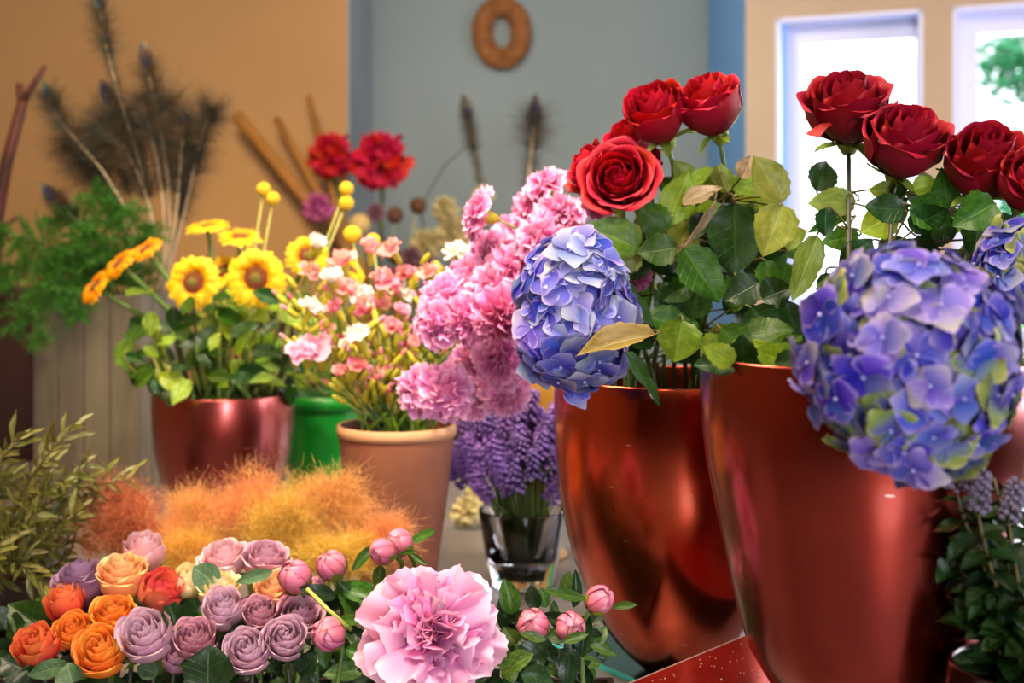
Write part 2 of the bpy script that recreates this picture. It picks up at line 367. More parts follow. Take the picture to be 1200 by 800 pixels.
pm('rose_mauve', (0, 'a85468'), (.5, 'c48298'), (.9, 'd8a4b8'), (1, 'e4b8c4'), rough=.55, trans=.25, val=.1, hue=.012)
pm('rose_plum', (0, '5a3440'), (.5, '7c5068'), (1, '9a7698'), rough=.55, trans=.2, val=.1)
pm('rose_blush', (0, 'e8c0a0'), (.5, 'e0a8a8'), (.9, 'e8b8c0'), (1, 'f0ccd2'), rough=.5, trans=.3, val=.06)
pm('rose_cream', (0, 'e0c070'), (.5, 'f0d898'), (1, 'f8eab8'), rough=.5, trans=.3, val=.06)
pm('carn_pink', (0, 'b83a78'), (.45, 'dd68a4'), (.85, 'f092c4'), (1, 'fbc4e0'), rough=.6, trans=.32, val=.12, hue=.012)
pm('carn_hot', (0, '90205c'), (.45, 'cc4088'), (.85, 'e878ae'), (1, 'f4a4cc'), rough=.6, trans=.3, val=.14, hue=.012)
pm('carn_red', (0, '5a0016'), (.5, 'a80820'), (1, 'd01430'), rough=.6, trans=.2, val=.2)
pm('peony_out', (0, 'd068a4'), (.4, 'e88cc0'), (.8, 'f0a8cc'), (1, 'f8c8dc'), rough=.5, trans=.3, val=.06, hue=.008)
pm('peony_in', (0, 'b01c80'), (.35, 'dc4ca8'), (.8, 'f080c0'), (1, 'f8b4da'), rough=.5, trans=.28, val=.12, hue=.008)
pm('bud_pink', (0, 'b0a850'), (.3, 'c46a70'), (.7, 'd87494'), (1, 'eeb0bc'), rough=.45, trans=.1, val=.12, edge=hexc('8c1c38'), edge_w=.16)
pm('spray_cream', (0, 'f0e0a0'), (.5, 'fae8d0'), (1, 'fff6ec'), rough=.5, trans=.35, val=.05, alt=[(0, hexc('f0c0a0')), (1, hexc('ffe4dc'))])
pm('spray_peach', (0, 'e8b070'), (.5, 'f0948a'), (1, 'f6b4ac'), rough=.5, trans=.35, val=.1, hue=.02)
pm('spray_salmon', (0, 'd86a50'), (.5, 'e4707a'), (1, 'ee9098'), rough=.5, trans=.3, val=.12, hue=.02)
pm('sunflower_ray', (0, 'f09800'), (.4, 'fcc000'), (1, 'ffdc30'), rough=.5, trans=.35, val=.08, hue=.012)
pm('sunflower_side', (0, 'e07800'), (.4, 'f49a04'), (1, 'fcb010'), rough=.5, trans=.35, val=.08, hue=.012)
pm('hyd_blue', (0, '3434b0'), (.45, '6468d0'), (1, '9490e0'), rough=.5, trans=.25, val=.16, hue=.02, edge=hexc('b6aede'), edge_w=.14,
   alt=[(0, hexc('5a62c0')), (.5, hexc('8c94cc')), (1, hexc('c0c6c8'))])
pm('hyd_deep', (0, '141c98'), (.45, '3034b8'), (1, '6858cc'), rough=.5, trans=.25, val=.2, hue=.02, edge=hexc('a89ad8'), edge_w=.2,
   alt=[(0, hexc('3a44ac')), (.5, hexc('7c7cbc')), (1, hexc('b6b890'))])
pm('hyd_lilac', (0, '4c40b8'), (.45, '7c6cd0'), (1, 'a890dc'), rough=.5, trans=.25, val=.12, hue=.02, edge=hexc('ccbce8'), edge_w=.16,
   alt=[(0, hexc('6a62c4')), (.5, hexc('a498d0')), (1, hexc('c6c498'))])
pm('hyd_green', (0, '3a44a8'), (.3, '647494'), (.6, '809448'), (1, 'a4ac50'), rough=.5, trans=.25, val=.15, hue=.02, edge=hexc('cfc98c'), edge_w=.12)
pm('hyd_silver', (0, '5a60b4'), (.45, '8890c0'), (1, 'b0b8c8'), rough=.5, trans=.25, val=.12, hue=.02)
pm('lavender', (0, '482c7c'), (.5, '7448a4'), (1, 'a880cc'), rough=.6, trans=.2, val=.25, hue=.02)
pm('orange_fuzz', (0, 'd89458'), (.5, 'eca860'), (1, 'f8cc90'), rough=.6, trans=.5, val=.1)
pm('gold_fuzz', (0, 'b89838'), (.5, 'e4b84c'), (1, 'f8dc84'), rough=.6, trans=.5, val=.1)
pm('rust_fuzz', (0, 'b0583c'), (.5, 'd88458'), (1, 'f0b080'), rough=.6, trans=.5, val=.1)
pm('cream_dry', (0, 'a89858'), (.6, 'c4b478'), (1, 'd8cc98'), rough=.7, trans=.3)
pm('mauve_dry', (0, '4a2838'), (.6, '6e4656'), (1, '8a6070'), rough=.7, trans=.2)
pm('magenta_dry', (0, '7a2858'), (.6, 'a04078'), (1, 'b85c90'), rough=.6, trans=.2)
M['mint_flower'] = plain('mint_flower', hexc('5c5468'), .7, col2=hexc('8c8094'), scale=200)
# leaves
M['leaf_rose'] = leaf_mat('leaf_rose', hexc('2c5010'), hexc('467018'), hexc('7c9a3c'), trans=.38, vs_=.35)
M['leaf_rose_l'] = leaf_mat('leaf_rose_light', hexc('64881c'), hexc('8aa42c'), hexc('b4c458'), trans=.45, vs_=.4)
M['leaf_rose_d'] = leaf_mat('leaf_rose_dark', hexc('14300c'), hexc('24480f'), hexc('446a24'), trans=.2, vs_=.35)
M['leaf_olive'] = leaf_mat('leaf_olive_green', hexc('6a7c28'), hexc('8c9840'), hexc('a8a858'), trans=.4, vs_=.35)
M['leaf_tan'] = leaf_mat('leaf_tan', hexc('8c7430'), hexc('b09848'), hexc('d0c080'), trans=.35, edge=hexc('c8a85c'))
M['leaf_dry'] = leaf_mat('leaf_dry', hexc('8a7450'), hexc('b8a47a'), hexc('5a4a30'), trans=.25, nveins=12)
M['leaf_dark'] = leaf_mat('leaf_dark', hexc('0e2410'), hexc('1a3a16'), hexc('2c4c20'), trans=.12, vs_=.4, rough=.35)
M['leaf_peony'] = leaf_mat('leaf_peony', hexc('284a14'), hexc('4a7024'), hexc('86a04a'), trans=.25, rough=.35, nveins=5, vs_=.5)
M['leaf_sun'] = leaf_mat('leaf_sunflower', hexc('5c8424'), hexc('9cb434'), hexc('c4d068'), trans=.4, rough=.5, nveins=5)
M['leaf_euc'] = leaf_mat('leaf_grey_green', hexc('3a5a3a'), hexc('54744c'), hexc('7c9870'), trans=.2, rough=.5)
M['leaf_mint'] = leaf_mat('leaf_mint', hexc('1c3812'), hexc('345420'), hexc('5c7a3c'), trans=.25, rough=.45)
M['leaf_olivetree'] = leaf_mat('leaf_olive_tree', hexc('3c3c14'), hexc('848038'), hexc('c0b878'), trans=.2, rough=.4, nveins=1, val=.4)
M['leaf_bright'] = leaf_mat('leaf_bright', hexc('7ca01c'), hexc('a8bc2c'), hexc('d0d860'), trans=.45)
M['fern'] = plain('fern_green', hexc('2c6414'), .6, col2=hexc('559428'), scale=30, trans=.35)
M['tree_green'] = plain('tree_green', hexc('1f8a55'), .7, col2=hexc('4fae7a'), scale=3, trans=.3)
M['yellow_ball'] = plain('yellow_ball', hexc('d8a004'), .8, col2=hexc('f4cc20'), scale=300, bump=.6, detail=1)
M['cream_ball'] = plain('cream_ball', hexc('b89a58'), .8, col2=hexc('d8bc7c'), scale=60, bump=.6)
M['brown_pod'] = plain('brown_pod', hexc('4a2c1a'), .8, col2=hexc('6a4428'), scale=50, bump=.5)
M['sun_ring'] = plain('sunflower_ring', hexc('5a2408'), .85, col2=hexc('8a440c'), scale=260, bump=.8, detail=1)
M['sun_eye'] = plain('sunflower_eye', hexc('5c5a18'), .85, col2=hexc('7c6a20'), scale=300, bump=.6, detail=1)
M['feather'] = plain('feather_barbs', hexc('1e2e24'), .6, col2=hexc('5a4224'), scale=30)
M['feather_green'] = plain('feather_green', hexc('0e4a50'), .7, col2=hexc('2a4a2c'), scale=20)
M['feather_blue'] = plain('feather_blue', hexc('0a1030'), .8)
M['feather_bronze'] = plain('feather_bronze', hexc('3c2010'), .8)
M['white_gloss'] = plain('white_gloss', hexc('c8c4d8'), .2)
M['spots'] = None

# ------------------------------------------------------------------ flower templates (meshes shared between copies)
def grid_faces(nu, nv):
    return [(i*nv+j, i*nv+j+1, (i+1)*nv+j+1, (i+1)*nv+j) for i in range(nu-1) for j in range(nv-1)]
def sstep(a, b, x):
    t = max(0, min(1, (x-a)/(b-a))); return t*t*(3-2*t)
def rose_petal(r, h, phi, hw, lip, R, rnd, nu=7, nv=9, pointed=.05):
    V = []; P = []
    ph1 = rnd.uniform(0, 6.28); wob = rnd.uniform(.4, 1)*.028*R
    for i in range(nu):
        t = i/(nu-1)
        wid = (.30+.70*sstep(0, .55, t))*math.sqrt(max(.0, 1-.72*max(0, (t-.62)/.38)**2.2))
        for j in range(nv):
            s = -1+2*j/(nv-1)
            a = phi+s*hw*wid
            rr = r*(.30+.70*math.sin(PI*.5*min(1, t/.55))**.85)
            rr -= r*.16*(1-lip)*sstep(.6, 1, t)
            rr += lip*R*.22*sstep(.62, 1, t)**1.5*(1-.3*s*s)
            rr += .055*R*s*(1-.3*lip) + wob*math.sin(ph1+s*4.2)*t*t
            z = h*(t*(1-.05*t)) - h*.10*s*s*t*t
            z -= lip*h*.16*sstep(.82, 1, t)
            z += pointed*h*.5*math.exp(-(s*3.2)**2)*t**4*lip
            z += wob*.9*math.sin(ph1*2+s*5.5)*t*t
            V.append((rr*math.cos(a), rr*math.sin(a), z)); P.append((t, s, 0))
    return V, grid_faces(nu, nv), P
def make_rose(name, n, R, H, openn, seed):
    """R, H ~ unit sizes; returns dict of meshes"""
    rnd = random.Random(seed); petals = []
    for i in range(n):
        k = (i+.5)/n
        r = R*(.07+.86*k**.92)
        phi = i*2.39996*1.0+rnd.uniform(-.15, .15)
        hw = lerp(1.9, .78, k**.6)
        h = H*(1.0+.06*math.sin(k*3)-.20*openn*k**1.7+rnd.uniform(-.025, .025))
        lip = openn*sstep(.15, 1.0, k)*rnd.uniform(.8, 1.15)
        V, F, P = rose_petal(r, h, phi, hw, lip, R, rnd, nu=7 if k > .3 else 6, nv=9)
        petals.append(mesh_new('petal', V, F, P))
    # core: receptacle, hidden body that closes the flower
    core = lathe_me('heart', [(0, .0), (R*.30, .02*H), (R*.42, .2*H), (R*.36, .45*H), (R*.2, .62*H), (0, .7*H)], 14)
    return dict(core=core, petals=petals, sep=make_sepals(R*.95, H, rnd), R=R, H=H)
def make_sepals(R, H, rnd, n=5, L=None):
    mb = MB()
    mb.add(*[x for x in lathe_raw([(0, -.22*H), (.16*R, -.2*H), (.27*R, -.06*H), (.30*R, .04*H), (0, .05*H)], 10)])
    for k in range(n):
        a = 2*PI*k/n+rnd.uniform(-.2, .2); droop = rnd.uniform(-.5, .9); Ls = R*rnd.uniform(.75, 1.1)
        V = []; P = []
        for i in range(6):
            t = i/5
            out = .24*R+Ls*t*(.65+.2*t); z = .0*H+Ls*(.35*t-droop*.9*t*t)
            wv = .17*R*(1-t)**.7*(.6+1.2*t)
            for s in (-1, 0, 1):
                c = Vector((math.cos(a), math.sin(a), 0)); tt = Vector((-math.sin(a), math.cos(a), 0))
                V.append(c*out+tt*wv*s+Vector((0, 0, z-(.05*R if s == 0 else 0)))); P.append((t, s, 0))
        mb.add(V, grid_faces(6, 3), P)
    return mb.mesh('calyx')
def lathe_raw(prof, n):
    V = []; F = []; P = []
    m = len(prof)
    for i, (r, z) in enumerate(prof):
        for k in range(n):
            a = 2*PI*k/n; V.append((r*math.cos(a), r*math.sin(a), z)); P.append((i/(m-1), k/n, 0))
    for i in range(m-1):
        for k in range(n): F.append((i*n+k, i*n+(k+1) % n, (i+1)*n+(k+1) % n, (i+1)*n+k))
    return V, F, P
def ruffle_petal(th, phi, L, width, rnd, freq=3, amp=.16, nu=5, nv=11, zig=.08, cup=.3, base=(0, 0, 0), tw=0):
    """petal leaving the axis at polar angle th (0 = along the axis); ruffled fan"""
    d = Vector((math.sin(th)*math.cos(phi), math.sin(th)*math.sin(phi), math.cos(th)))
    side = Vector((-math.sin(phi), math.cos(phi), 0)); nrm = side.cross(d)   # toward axis side
    side = (side*math.cos(tw)+nrm*math.sin(tw)); nrm = side.cross(d)
    V = []; P = []; p1 = rnd.uniform(0, 6.28); p2 = rnd.uniform(0, 6.28)
    up = Vector((0, 0, 1))
    for i in range(nu):
        t = i/(nu-1)
        wd = width*(.18+.82*sstep(0, .8, t))
        for j in range(nv):
            s = -1+2*j/(nv-1)
            ll = L*(t*(1-.28*s*s*t)+(zig*(1 if j % 2 else -1)*(t > .95)))
            p = Vector(base)+(up*(1-t)*.6+d*(t*.9+.1)).normalized()*ll
            p += side*s*wd+nrm*(cup*L*(s*s*.5)*t - cup*L*.3*t*t)
            p += nrm*amp*L*math.sin(p1+s*freq*PI*.5+.8*math.sin(p2+3*s))*t**1.6
            p += side*amp*.4*L*math.cos(p2+s*freq*PI*.5)*t**2
            V.append(p); P.append((t, s, 0))
    return V, grid_faces(nu, nv), P
def make_carnation(name, n, seed, thmax=1.75, R=1, freq=4, amp=.2, zig=.07, wid=.5, th0=.1, nv=11, nu=5, lenfall=0, cup=.25):
    rnd = random.Random(seed); petals = []
    for i in range(n):
        k = (i+.5)/n
        th = th0+(thmax-th0)*k**.75; phi = i*2.39996+rnd.uniform(-.3, .3)
        L = R*rnd.uniform(.86, 1.06)*(1-lenfall*(1-k))
        petals.append(mesh_new('petal', *ruffle_petal(th, phi, L, R*wid*rnd.uniform(.8, 1.2)*(.55+.6*k), rnd, freq, amp, nu, nv, zig, cup, tw=rnd.uniform(-.6, .6)*(1-k))))
    core = lathe_me('heart', [(0, 0), (.28*R, .08*R), (.42*R, .3*R), (.36*R, .52*R), (0, .66*R)], 12)
    cal = lathe_me('calyx', [(0, -.95*R), (.09*R, -.93*R), (.17*R, -.75*R), (.22*R, -.35*R), (.25*R, -.02*R), (.34*R, .16*R), (.2*R, .12*R), (0, .1*R)], 10)
    return dict(core=core, petals=petals, sep=cal, R=R, H=R)
def leaf_me(seed, serr=.05, fold=.25, droop=.15, nu=13, nv=9, shape=.42, wave=.03, pt_=1.0):
    """unit leaf: +Y length 1, total width 1 (x -.5..+.5), normal +Z"""
    rnd = random.Random(seed); V = []; P = []; ph = rnd.uniform(0, 6)
    for i in range(nu):
        t = i/(nu-1)
        tt = t**(math.log(.5)/math.log(shape))
        wd = .5*math.sin(PI*min(.999, tt))**.75*(1 if t < .97 else .3)
        if i == 0: wd = .015
        for j in range(nv):
            s = -1+2*j/(nv-1)
            sw = wd*(1+serr*(1 if i % 2 else -1)*abs(s)**6)
            x = s*sw; y = t-.5*serr*abs(s)**6*(i % 2)
            z = fold*abs(x)-droop*t*t+wave*math.sin(ph+t*9+s)*abs(s)*1.5+wave*.5*math.sin(t*nu*PI*.5)*abs(s)
            V.append((x, y, z)); P.append((t, s, 0))
    return mesh_new('leaf', V, grid_faces(nu, nv), P)
ROSE = [make_rose('r', 30, 1, 1.7, .85, 1), make_rose('r', 26, 1, 1.75, .65, 2), make_rose('r', 32, 1, 1.4, 1.1, 3), make_rose('r', 20, 1, 1.9, .42, 4)]
CARN = [make_carnation('c', 26, 11), make_carnation('c', 24, 12, thmax=1.5), make_carnation('c', 28, 13, thmax=1.9, freq=5)]
SPRAY = [make_carnation('s', 9, 21, thmax=1.35, freq=3, amp=.12, wid=.5, nv=7, nu=4), make_carnation('s', 7, 22, thmax=.8, freq=3, amp=.1, wid=.45, nv=7, nu=4)]
LEAF = [leaf_me(s, serr=.045, fold=f, droop=d) for s, f, d in ((1, .18, .10), (2, .3, .18), (3, .1, .05), (4, .42, .25))]
LEAF_N = [leaf_me(s, serr=0, fold=f, droop=d, nu=9, nv=5, shape=.45) for s, f, d in ((5, .3, .08), (6, .5, .2), (7, .2, -.1))]
LEAF_R = [leaf_me(s, serr=0, fold=f, droop=d, nu=9, nv=7, shape=.5) for s, f, d in ((8, .1, .1), (9, .2, .05))]
def bloom(T, parent, loc, d, scale, mat, cal_mat=None, roll=0, squash=1.0, every=1, name='bloom', heart=None):
    """places a bloom template under parent (loc is relative to the parent)"""
    Mx = TRS(loc, orient(d, roll), (scale, scale, scale*squash))
    b = put(name, T['core'], heart or mat, parent, Mx)
    for me in T['petals'][::every]: put('petal', me, mat, b)
    if cal_mat: put('calyx', T['sep'], cal_mat, b)
    return b
def stem_part(parent, pts, r, mat, name='stem', sides=6, r1=None):
    L = parent.location
    n = len(pts); rr = [lerp(r, r if r1 is None else r1, i/(n-1)) for i in range(n)]
    return put(name, mesh_new(name, *tube_geo([Vector(p)-L for p in pts], rr, sides)), mat, parent)
def leaf_part(parent, base, tip, n, width, mat, me=None, name='leaf'):
    me = me or R_.choice(LEAF); L = parent.location
    return put(name, me, mat, parent, frame_yz(Vector(base)-L, Vector(tip)-L, n, width))
def thin_glass_mat():
    m, nt, b, out = nodes_of('window_glass'); L = nt.links.new
    tr = N(nt, 'ShaderNodeBsdfTransparent'); tr.inputs[0].default_value = (.96, .98, .98, 1)
    gl = N(nt, 'ShaderNodeBsdfGlossy'); gl.inputs['Roughness'].default_value = .02
    ms = N(nt, 'ShaderNodeMixShader', i0=.06); L(tr.outputs[0], ms.inputs[1]); L(gl.outputs[0], ms.inputs[2]); L(ms.outputs[0], out.inputs[0])
    return m
thin_glass = thin_glass_mat()
# ================================================================== SETTING
YW = 3.6; YB = 4.2
xc = (407-600)/FP*YW                                    # corner of the tan wall
struct('floor', box_me('floor', -3.2, 3.2, -2.4, 6.0, -.06, 0), M['floor'])
struct('ceiling', box_me('ceiling', -3.2, 3.2, -2.4, 6.0, 2.75, 2.85), M['ceiling'])
struct('wall_left', box_me('wall', -3.2, -3.05, -2.4, YB+.15, 0, 2.75), M['wall_tan'])
struct('wall_front', box_me('wall', -3.05, xc, YW, YB+.15, 0, 2.75), M['wall_tan'])
xg = .69
struct('wall_back', box_me('wall', xc, xg+.3, YB, YB+.15, 0, 2.75), M['wall_grey'])
struct('wall_return', box_me('wall', xc, xc+.006, YW+.001, YB, 0, 2.75), M['wall_grey'])
# window wall: plane through (.77,3.5) with direction (.936,-.353)
W0 = Vector((.69, 3.53, 0)); Wt = Vector((.936, -.353, 0)).normalized(); Wn = Vector((.353, .936, 0)).normalized()   # Wn points outdoors
WM = Matrix(((Wt.x, Wn.x, 0, W0.x), (Wt.y, Wn.y, 0, W0.y), (0, 0, 1, 0), (0, 0, 0, 1)))
def wallx(px):   # distance along the wall where the picture column px meets it
    k = (px-600)/FP
    return (k*W0.y-W0.x)/(Wt.x-k*Wt.y)
def wallz(px, py):
    Y = W0.y+wallx(px)*Wt.y; return EYE-(py-HOR)/FP*Y
win = [(wallx(909), wallx(1082), .95, wallz(908, 22)), (wallx(1116), wallx(1116)+.47, .95, wallz(1115, 8))]
TH = .16
# side wall between the grey wall and the window wall
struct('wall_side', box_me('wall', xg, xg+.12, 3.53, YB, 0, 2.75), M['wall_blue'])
mb = MB()
x0, x1, x2, x3, x4, x5 = 0, win[0][0], win[0][1], win[1][0], win[1][1], 3.2
zb, zt = .95, win[0][3]; zt2 = win[1][3]
for (a, b, lo, hi) in ((x0, x1, 0, 2.75), (x2, x3, 0, 2.75), (x4, x5, 0, 2.75), (x1, x2, 0, zb), (x1, x2, zt, 2.75), (x3, x4, 0, zb), (x3, x4, zt2, 2.75)):
    mb.box(a, b, 0, TH, lo, hi)
o = struct('wall_right', mb.mesh('wall', False), M['wall_cream']); o.matrix_basis = WM
for i, (a, b, lo, hi) in enumerate(win):
    mb = MB(); fw = .055; d0 = .015; d1 = .15
    # lining of the reveal and the sash set deeper
    mb.box(a, a+.012, 0, d1, lo, hi); mb.box(b-.012, b, 0, d1, lo, hi); mb.box(a, b, 0, d1, hi-.012, hi); mb.box(a, b, -.03, d1, lo, lo+.03)
    fr = struct('window_%d' % (i+1), mb.mesh('lining', False), M['white_paint']); fr.matrix_basis = WM
    mb = MB(); a2, b2, lo2, hi2 = a+.012, b-.012, lo+.03, hi-.012
    fr_ = .012      # the right stile sits in a rebate, only its edge shows
    mb.box(a2, a2+fw, .085, .13, lo2, hi2); mb.box(b2-fr_, b2, .085, .13, lo2, hi2); mb.box(a2+fw, b2-fr_, .085, .13, lo2, lo2+fw); mb.box(a2+fw, b2-fr_, .085, .13, hi2-fw, hi2)
    put('window_frame', mb.mesh('sash', False), M['white_paint'], fr)
    put('pane', box_me('pane', a2+fw-.004, b2-fr_+.004, .105, .109, lo2+fw-.004, hi2-fw+.004), thin_glass, fr)
# right and rear walls that the photograph does not show
e = W0+Wt*3.2
struct('wall_far_right', box_me('wall', 3.05, 3.2, -2.4, e.y+.25, 0, 2.75), M['wall_brown'])
mb = MB()
for q in ((-3.05, .35, 0, 2.75), (1.6, 3.05, 0, 2.75), (.35, 1.6, 0, .5), (.35, 1.6, 2.45, 2.75)): mb.box(q[0], q[1], -2.4, -2.25, q[2], q[3])
struct('wall_rear', mb.mesh('wall', False), M['wall_brown'])
# outdoors: ground and a leafy tree
struct('ground', box_me('ground', -4, 22, 6.0, 40, -.4, -.3), plain('grass', hexc('4f8a3c'), .9, col2=hexc('6fa04c'), scale=2))
tr = thing('tree', 'green leafy tree seen outside through the right window', 'tree', (4.35, 9.5, -.3))
put('trunk', mesh_new('trunk', *tube_geo([(0, 0, 0), (.1, 0, 1.5), (.0, .1, 3.2)], [.16, .12, .06], 8)), M['bark_red'], tr)
rnd = random.Random(5); Vs = []; Qs = []
for k in range(5200):
    c = rnd.choice([(0, 0, 2.2, .5), (.45, .2, 2.75, .42), (-.3, 0, 3.1, .3), (.2, 0, 1.3, .55), (.6, .2, 1.9, .45), (.9, 0, 3.1, .4), (-.25, 0, 1.7, .35)])
    v = Vector((rnd.gauss(0, 1), rnd.gauss(0, 1), rnd.gauss(0, 1))).normalized()*rnd.random()**.4*c[3]*1.2+Vector(c[:3])
    a = Vector((rnd.gauss(0, 1), rnd.gauss(0, 1), rnd.gauss(0, 1))).normalized()*.05; b_ = a.orthogonal().normalized()*.035
    i0 = len(Vs); Vs += [v-a, v+b_, v+a, v-b_]; Qs.append((i0, i0+1, i0+2, i0+3))
o = put('crown', mesh_np('crown', [tuple(v) for v in Vs], Qs), M['tree_green'], tr); o['kind'] = 'stuff'

# ================================================================== FURNITURE AND VESSELS
TZ = .75
tb = thing('display_table', 'long grey-brown display table carrying all the pots and vases', 'table', (-.2, 1.9, 0))
put('tabletop', box_me('tabletop', -1.5, 1.5, -1.05, .95, TZ-.04, TZ, .004), M['table'], tb)
for sx in (-1.35, 1.35):
    for sy in (-.95, .85): put('leg', box_me('leg', sx-.03, sx+.03, sy-.03, sy+.03, 0, TZ-.04), M['dark_wood'], tb)
def vessel(name, label, cat, px, Y, zbase, prof, mat, rim=None, fill=None, fillz=.03, n=72, wob=.012, seed=0, group=None, px_is_x=False):
    """prof outer (r, z) bottom to top, metres; an inner wall follows; fill: surface of foam/soil below the rim"""
    X = px if px_is_x else (px-600)/FP*Y
    t = thing(name, label, cat, (X, Y, zbase), group)
    th = .004
    rt, zt_ = prof[-1]
    inner = [(max(r-th, .002), z) for r, z in reversed(prof) if z > .012]
    pr = [(0, 0)]+prof+[(rt-th*.2, zt_+.0022), (rt-th*.8, zt_+.0022)]+inner+[(0, .012)]
    put('body', lathe_me('body', pr, n, True, wob, seed), mat, t)
    if rim: 
        put('rim', lathe_me('rim', [(rt-.001, zt_-rim[0]), (rt+rim[1], zt_-rim[0]), (rt+rim[1]*1.25, zt_-rim[0]*.4), (rt+rim[1], zt_+.003), (rt-.004, zt_+.003)], n), rim[2] if len(rim) > 2 else mat, t)
    if fill:
        zf = zt_-fillz; rf = np.interp(zf, [p[1] for p in prof], [p[0] for p in prof])-th-.001
        put('foam', lathe_me('foam', [(0, zf-.03), (rf*.97, zf-.03), (rf, zf), (rf*.5, zf+.004), (0, zf+.004)], 32), fill, t)
    return t
def prof_px(tops, Y, ybase):
    """list of (pixel row, half width px) top to bottom -> metres bottom to top"""
    return [(h*Y/FP, (ybase-y)/FP*Y) for y, h in reversed(tops)]
# middle vase
YM = 1.40; yb = 789
pr = prof_px([(448, 138), (465, 141), (500, 141), (540, 139), (580, 135), (620, 127), (660, 117), (700, 101), (730, 87), (755, 70), (772, 54), (784, 40), (789, 26)], YM, yb)
zv = EYE-(yb-HOR)/FP*YM
VM = vessel('flower_vase', 'glossy red copper vase of red roses behind the biggest vase, curved base visible', 'vase', 790, YM, TZ+.0063, pr, M['copper'], fill=M['foam'], fillz=.035, seed=1)
YF = 1.0; yb = 866
prf = prof_px([(420, 186), (445, 188), (500, 186), (550, 179), (600, 168), (655, 157), (700, 148), (730, 141), (760, 132), (790, 114), (815, 98), (840, 78), (858, 58), (866, 40)], YF, yb)
zbf = EYE-(yb-HOR)/FP*YF
VF = vessel('flower_vase', 'biggest and nearest deep red copper vase under the large blue hydrangea', 'vase', 1010, YF, zbf, prf, M['copper_deep'], fill=M['foam'], fillz=.03, seed=2)
# red box that carries it, turned 45 degrees
bx = thing('display_box', 'low dark red lacquered box with dust flecks under the nearest vase', 'box', (.112, 1.128, TZ))
a45 = math.radians(46)
hb = zbf-TZ
o = put('body', box_me('body', 0, .27, -.5, 0, .001, hb-.012, .002), M['dark_wood'], bx, Matrix.Rotation(a45, 4, 'Z'))
o = put('top_board', box_me('top_board', -.004, .274, -.504, .004, hb-.012, hb-.0005, .0015), M['red_gloss'], bx, Matrix.Rotation(a45, 4, 'Z'))
# added white shape imitating window reflections, right of the box
tr_ = thing('reflection_stand_in', 'white stand-in for reflections right of the nearest vase at the bottom', 'reflection_stand_in', (.56, 1.42, TZ))
put('base', box_me('base', -.15, .15, -.14, .14, .0, .012, .002), M['white_gloss'], tr_)
for q in ((-.15, .15, -.14, -.13), (-.15, .15, .13, .14), (-.15, -.14, -.13, .13), (.14, .15, -.13, .13)):
    put('side', box_me('side', q[0], q[1], q[2], q[3], .012, .04), M['white_gloss'], tr_)
# glass sheet on which the middle vase stands; its front edge shows teal
gs = thing('glass_plate', 'glass plate with bright teal edge lying under the middle red copper vase', 'plate', (.137, 1.372, TZ))
MG = Matrix(((.81, -.59, 0, 0), (.59, .81, 0, 0), (0, 0, 1, 0), (0, 0, 0, 1)))
put('sheet', box_me('sheet', .0015, .14, -.06, .16, .0005, .006), M['teal_glass'], gs, MG)
put('edge', box_me('edge', 0, .0015, -.06, .16, .0005, .006), plain('teal_edge', hexc('3cc4bc'), .2, spec=.6), gs, MG, 'bright teal ground edge')
# pale worn edge and dust flecks on the red box
put('edge_trim', box_me('edge_trim', -.0046, .2746, .0038, .0046, hb-.0022, hb-.0003), plain('worn_edge', hexc('b08878'), .5), bx, Matrix.Rotation(a45, 4, 'Z'), 'pale worn edge of the board')
rnd = random.Random(6); mb = MB()
for k in range(130):
    x = rnd.uniform(.0, .26); y = rnd.uniform(-.14, -.006); q = rnd.uniform(.0004, .0011)
    mb.box(x, x+q*rnd.uniform(.6, 2), y, y+q, hb-.0005, hb+.0002)
o = put('dust', mb.mesh('dust', False), plain('dust', hexc('b0a098'), .9), bx, Matrix.Rotation(a45, 4, 'Z')); o['kind'] = 'stuff'
# sunflower pot
YS = 2.0
prs = prof_px([(461, 81), (472, 82), (500, 81.5), (530, 78), (560, 71), (590, 60), (615, 48), (635, 38), (643, 30)], YS, 643)
VS = vessel('flower_pot', 'rosy brown metallic pot full of sunflowers', 'pot', 262, YS, TZ+.0005, prs, M['copper_pink'], fill=M['foam'], fillz=.03, seed=3)
# green bucket
YG = 2.25
prg = prof_px([(462, 50), (480, 48), (520, 45), (560, 42), (604, 38)], YG, 604)
VG = vessel('plastic_bucket', 'green plastic bucket between the sunflower pot and the terracotta pot', 'bucket', 382, YG, TZ+.0005, prg, M['green_plastic'], rim=(.022, .004), fill=M['foam'], fillz=.04, wob=0, seed=4)
# terracotta pot
YT = 1.7
prt = prof_px([(498, 68), (510, 67.5), (560, 62), (620, 54), (680, 46), (702, 43)], YT, 702)
VT = vessel('flower_pot', 'tan terracotta pot of spray carnations, right of the green bucket', 'pot', 465, YT, TZ+.0005, prt, M['terracotta'], rim=(.012, .002, plain('terracotta_rim', hexc('c08a5c'), .7, col2=hexc('c99a6c'), scale=20)), fill=M['foam'], fillz=.025, wob=.005, seed=5)
# lavender tumbler
YL = 1.78
TUM = vessel('glass_tumbler', 'clear glass tumbler holding the lavender', 'glass', 612, YL, TZ+.0005, [(.030, 0), (.045, .001), (.049, .006), (.056, .05), (.0655, .112)], M['glass'], n=48, wob=0)
# ochre footed bowl behind
OB = vessel('footed_bowl', 'ochre footed bowl half hidden behind the pink carnations', 'bowl', 628, 1.95, TZ+.0005, [(.05, 0), (.052, .006), (.02, .03), (.014, .10), (.018, .17), (.045, .20), (.056, .24), (.058, .29), (.05, .31)], M['ochre'], n=48)
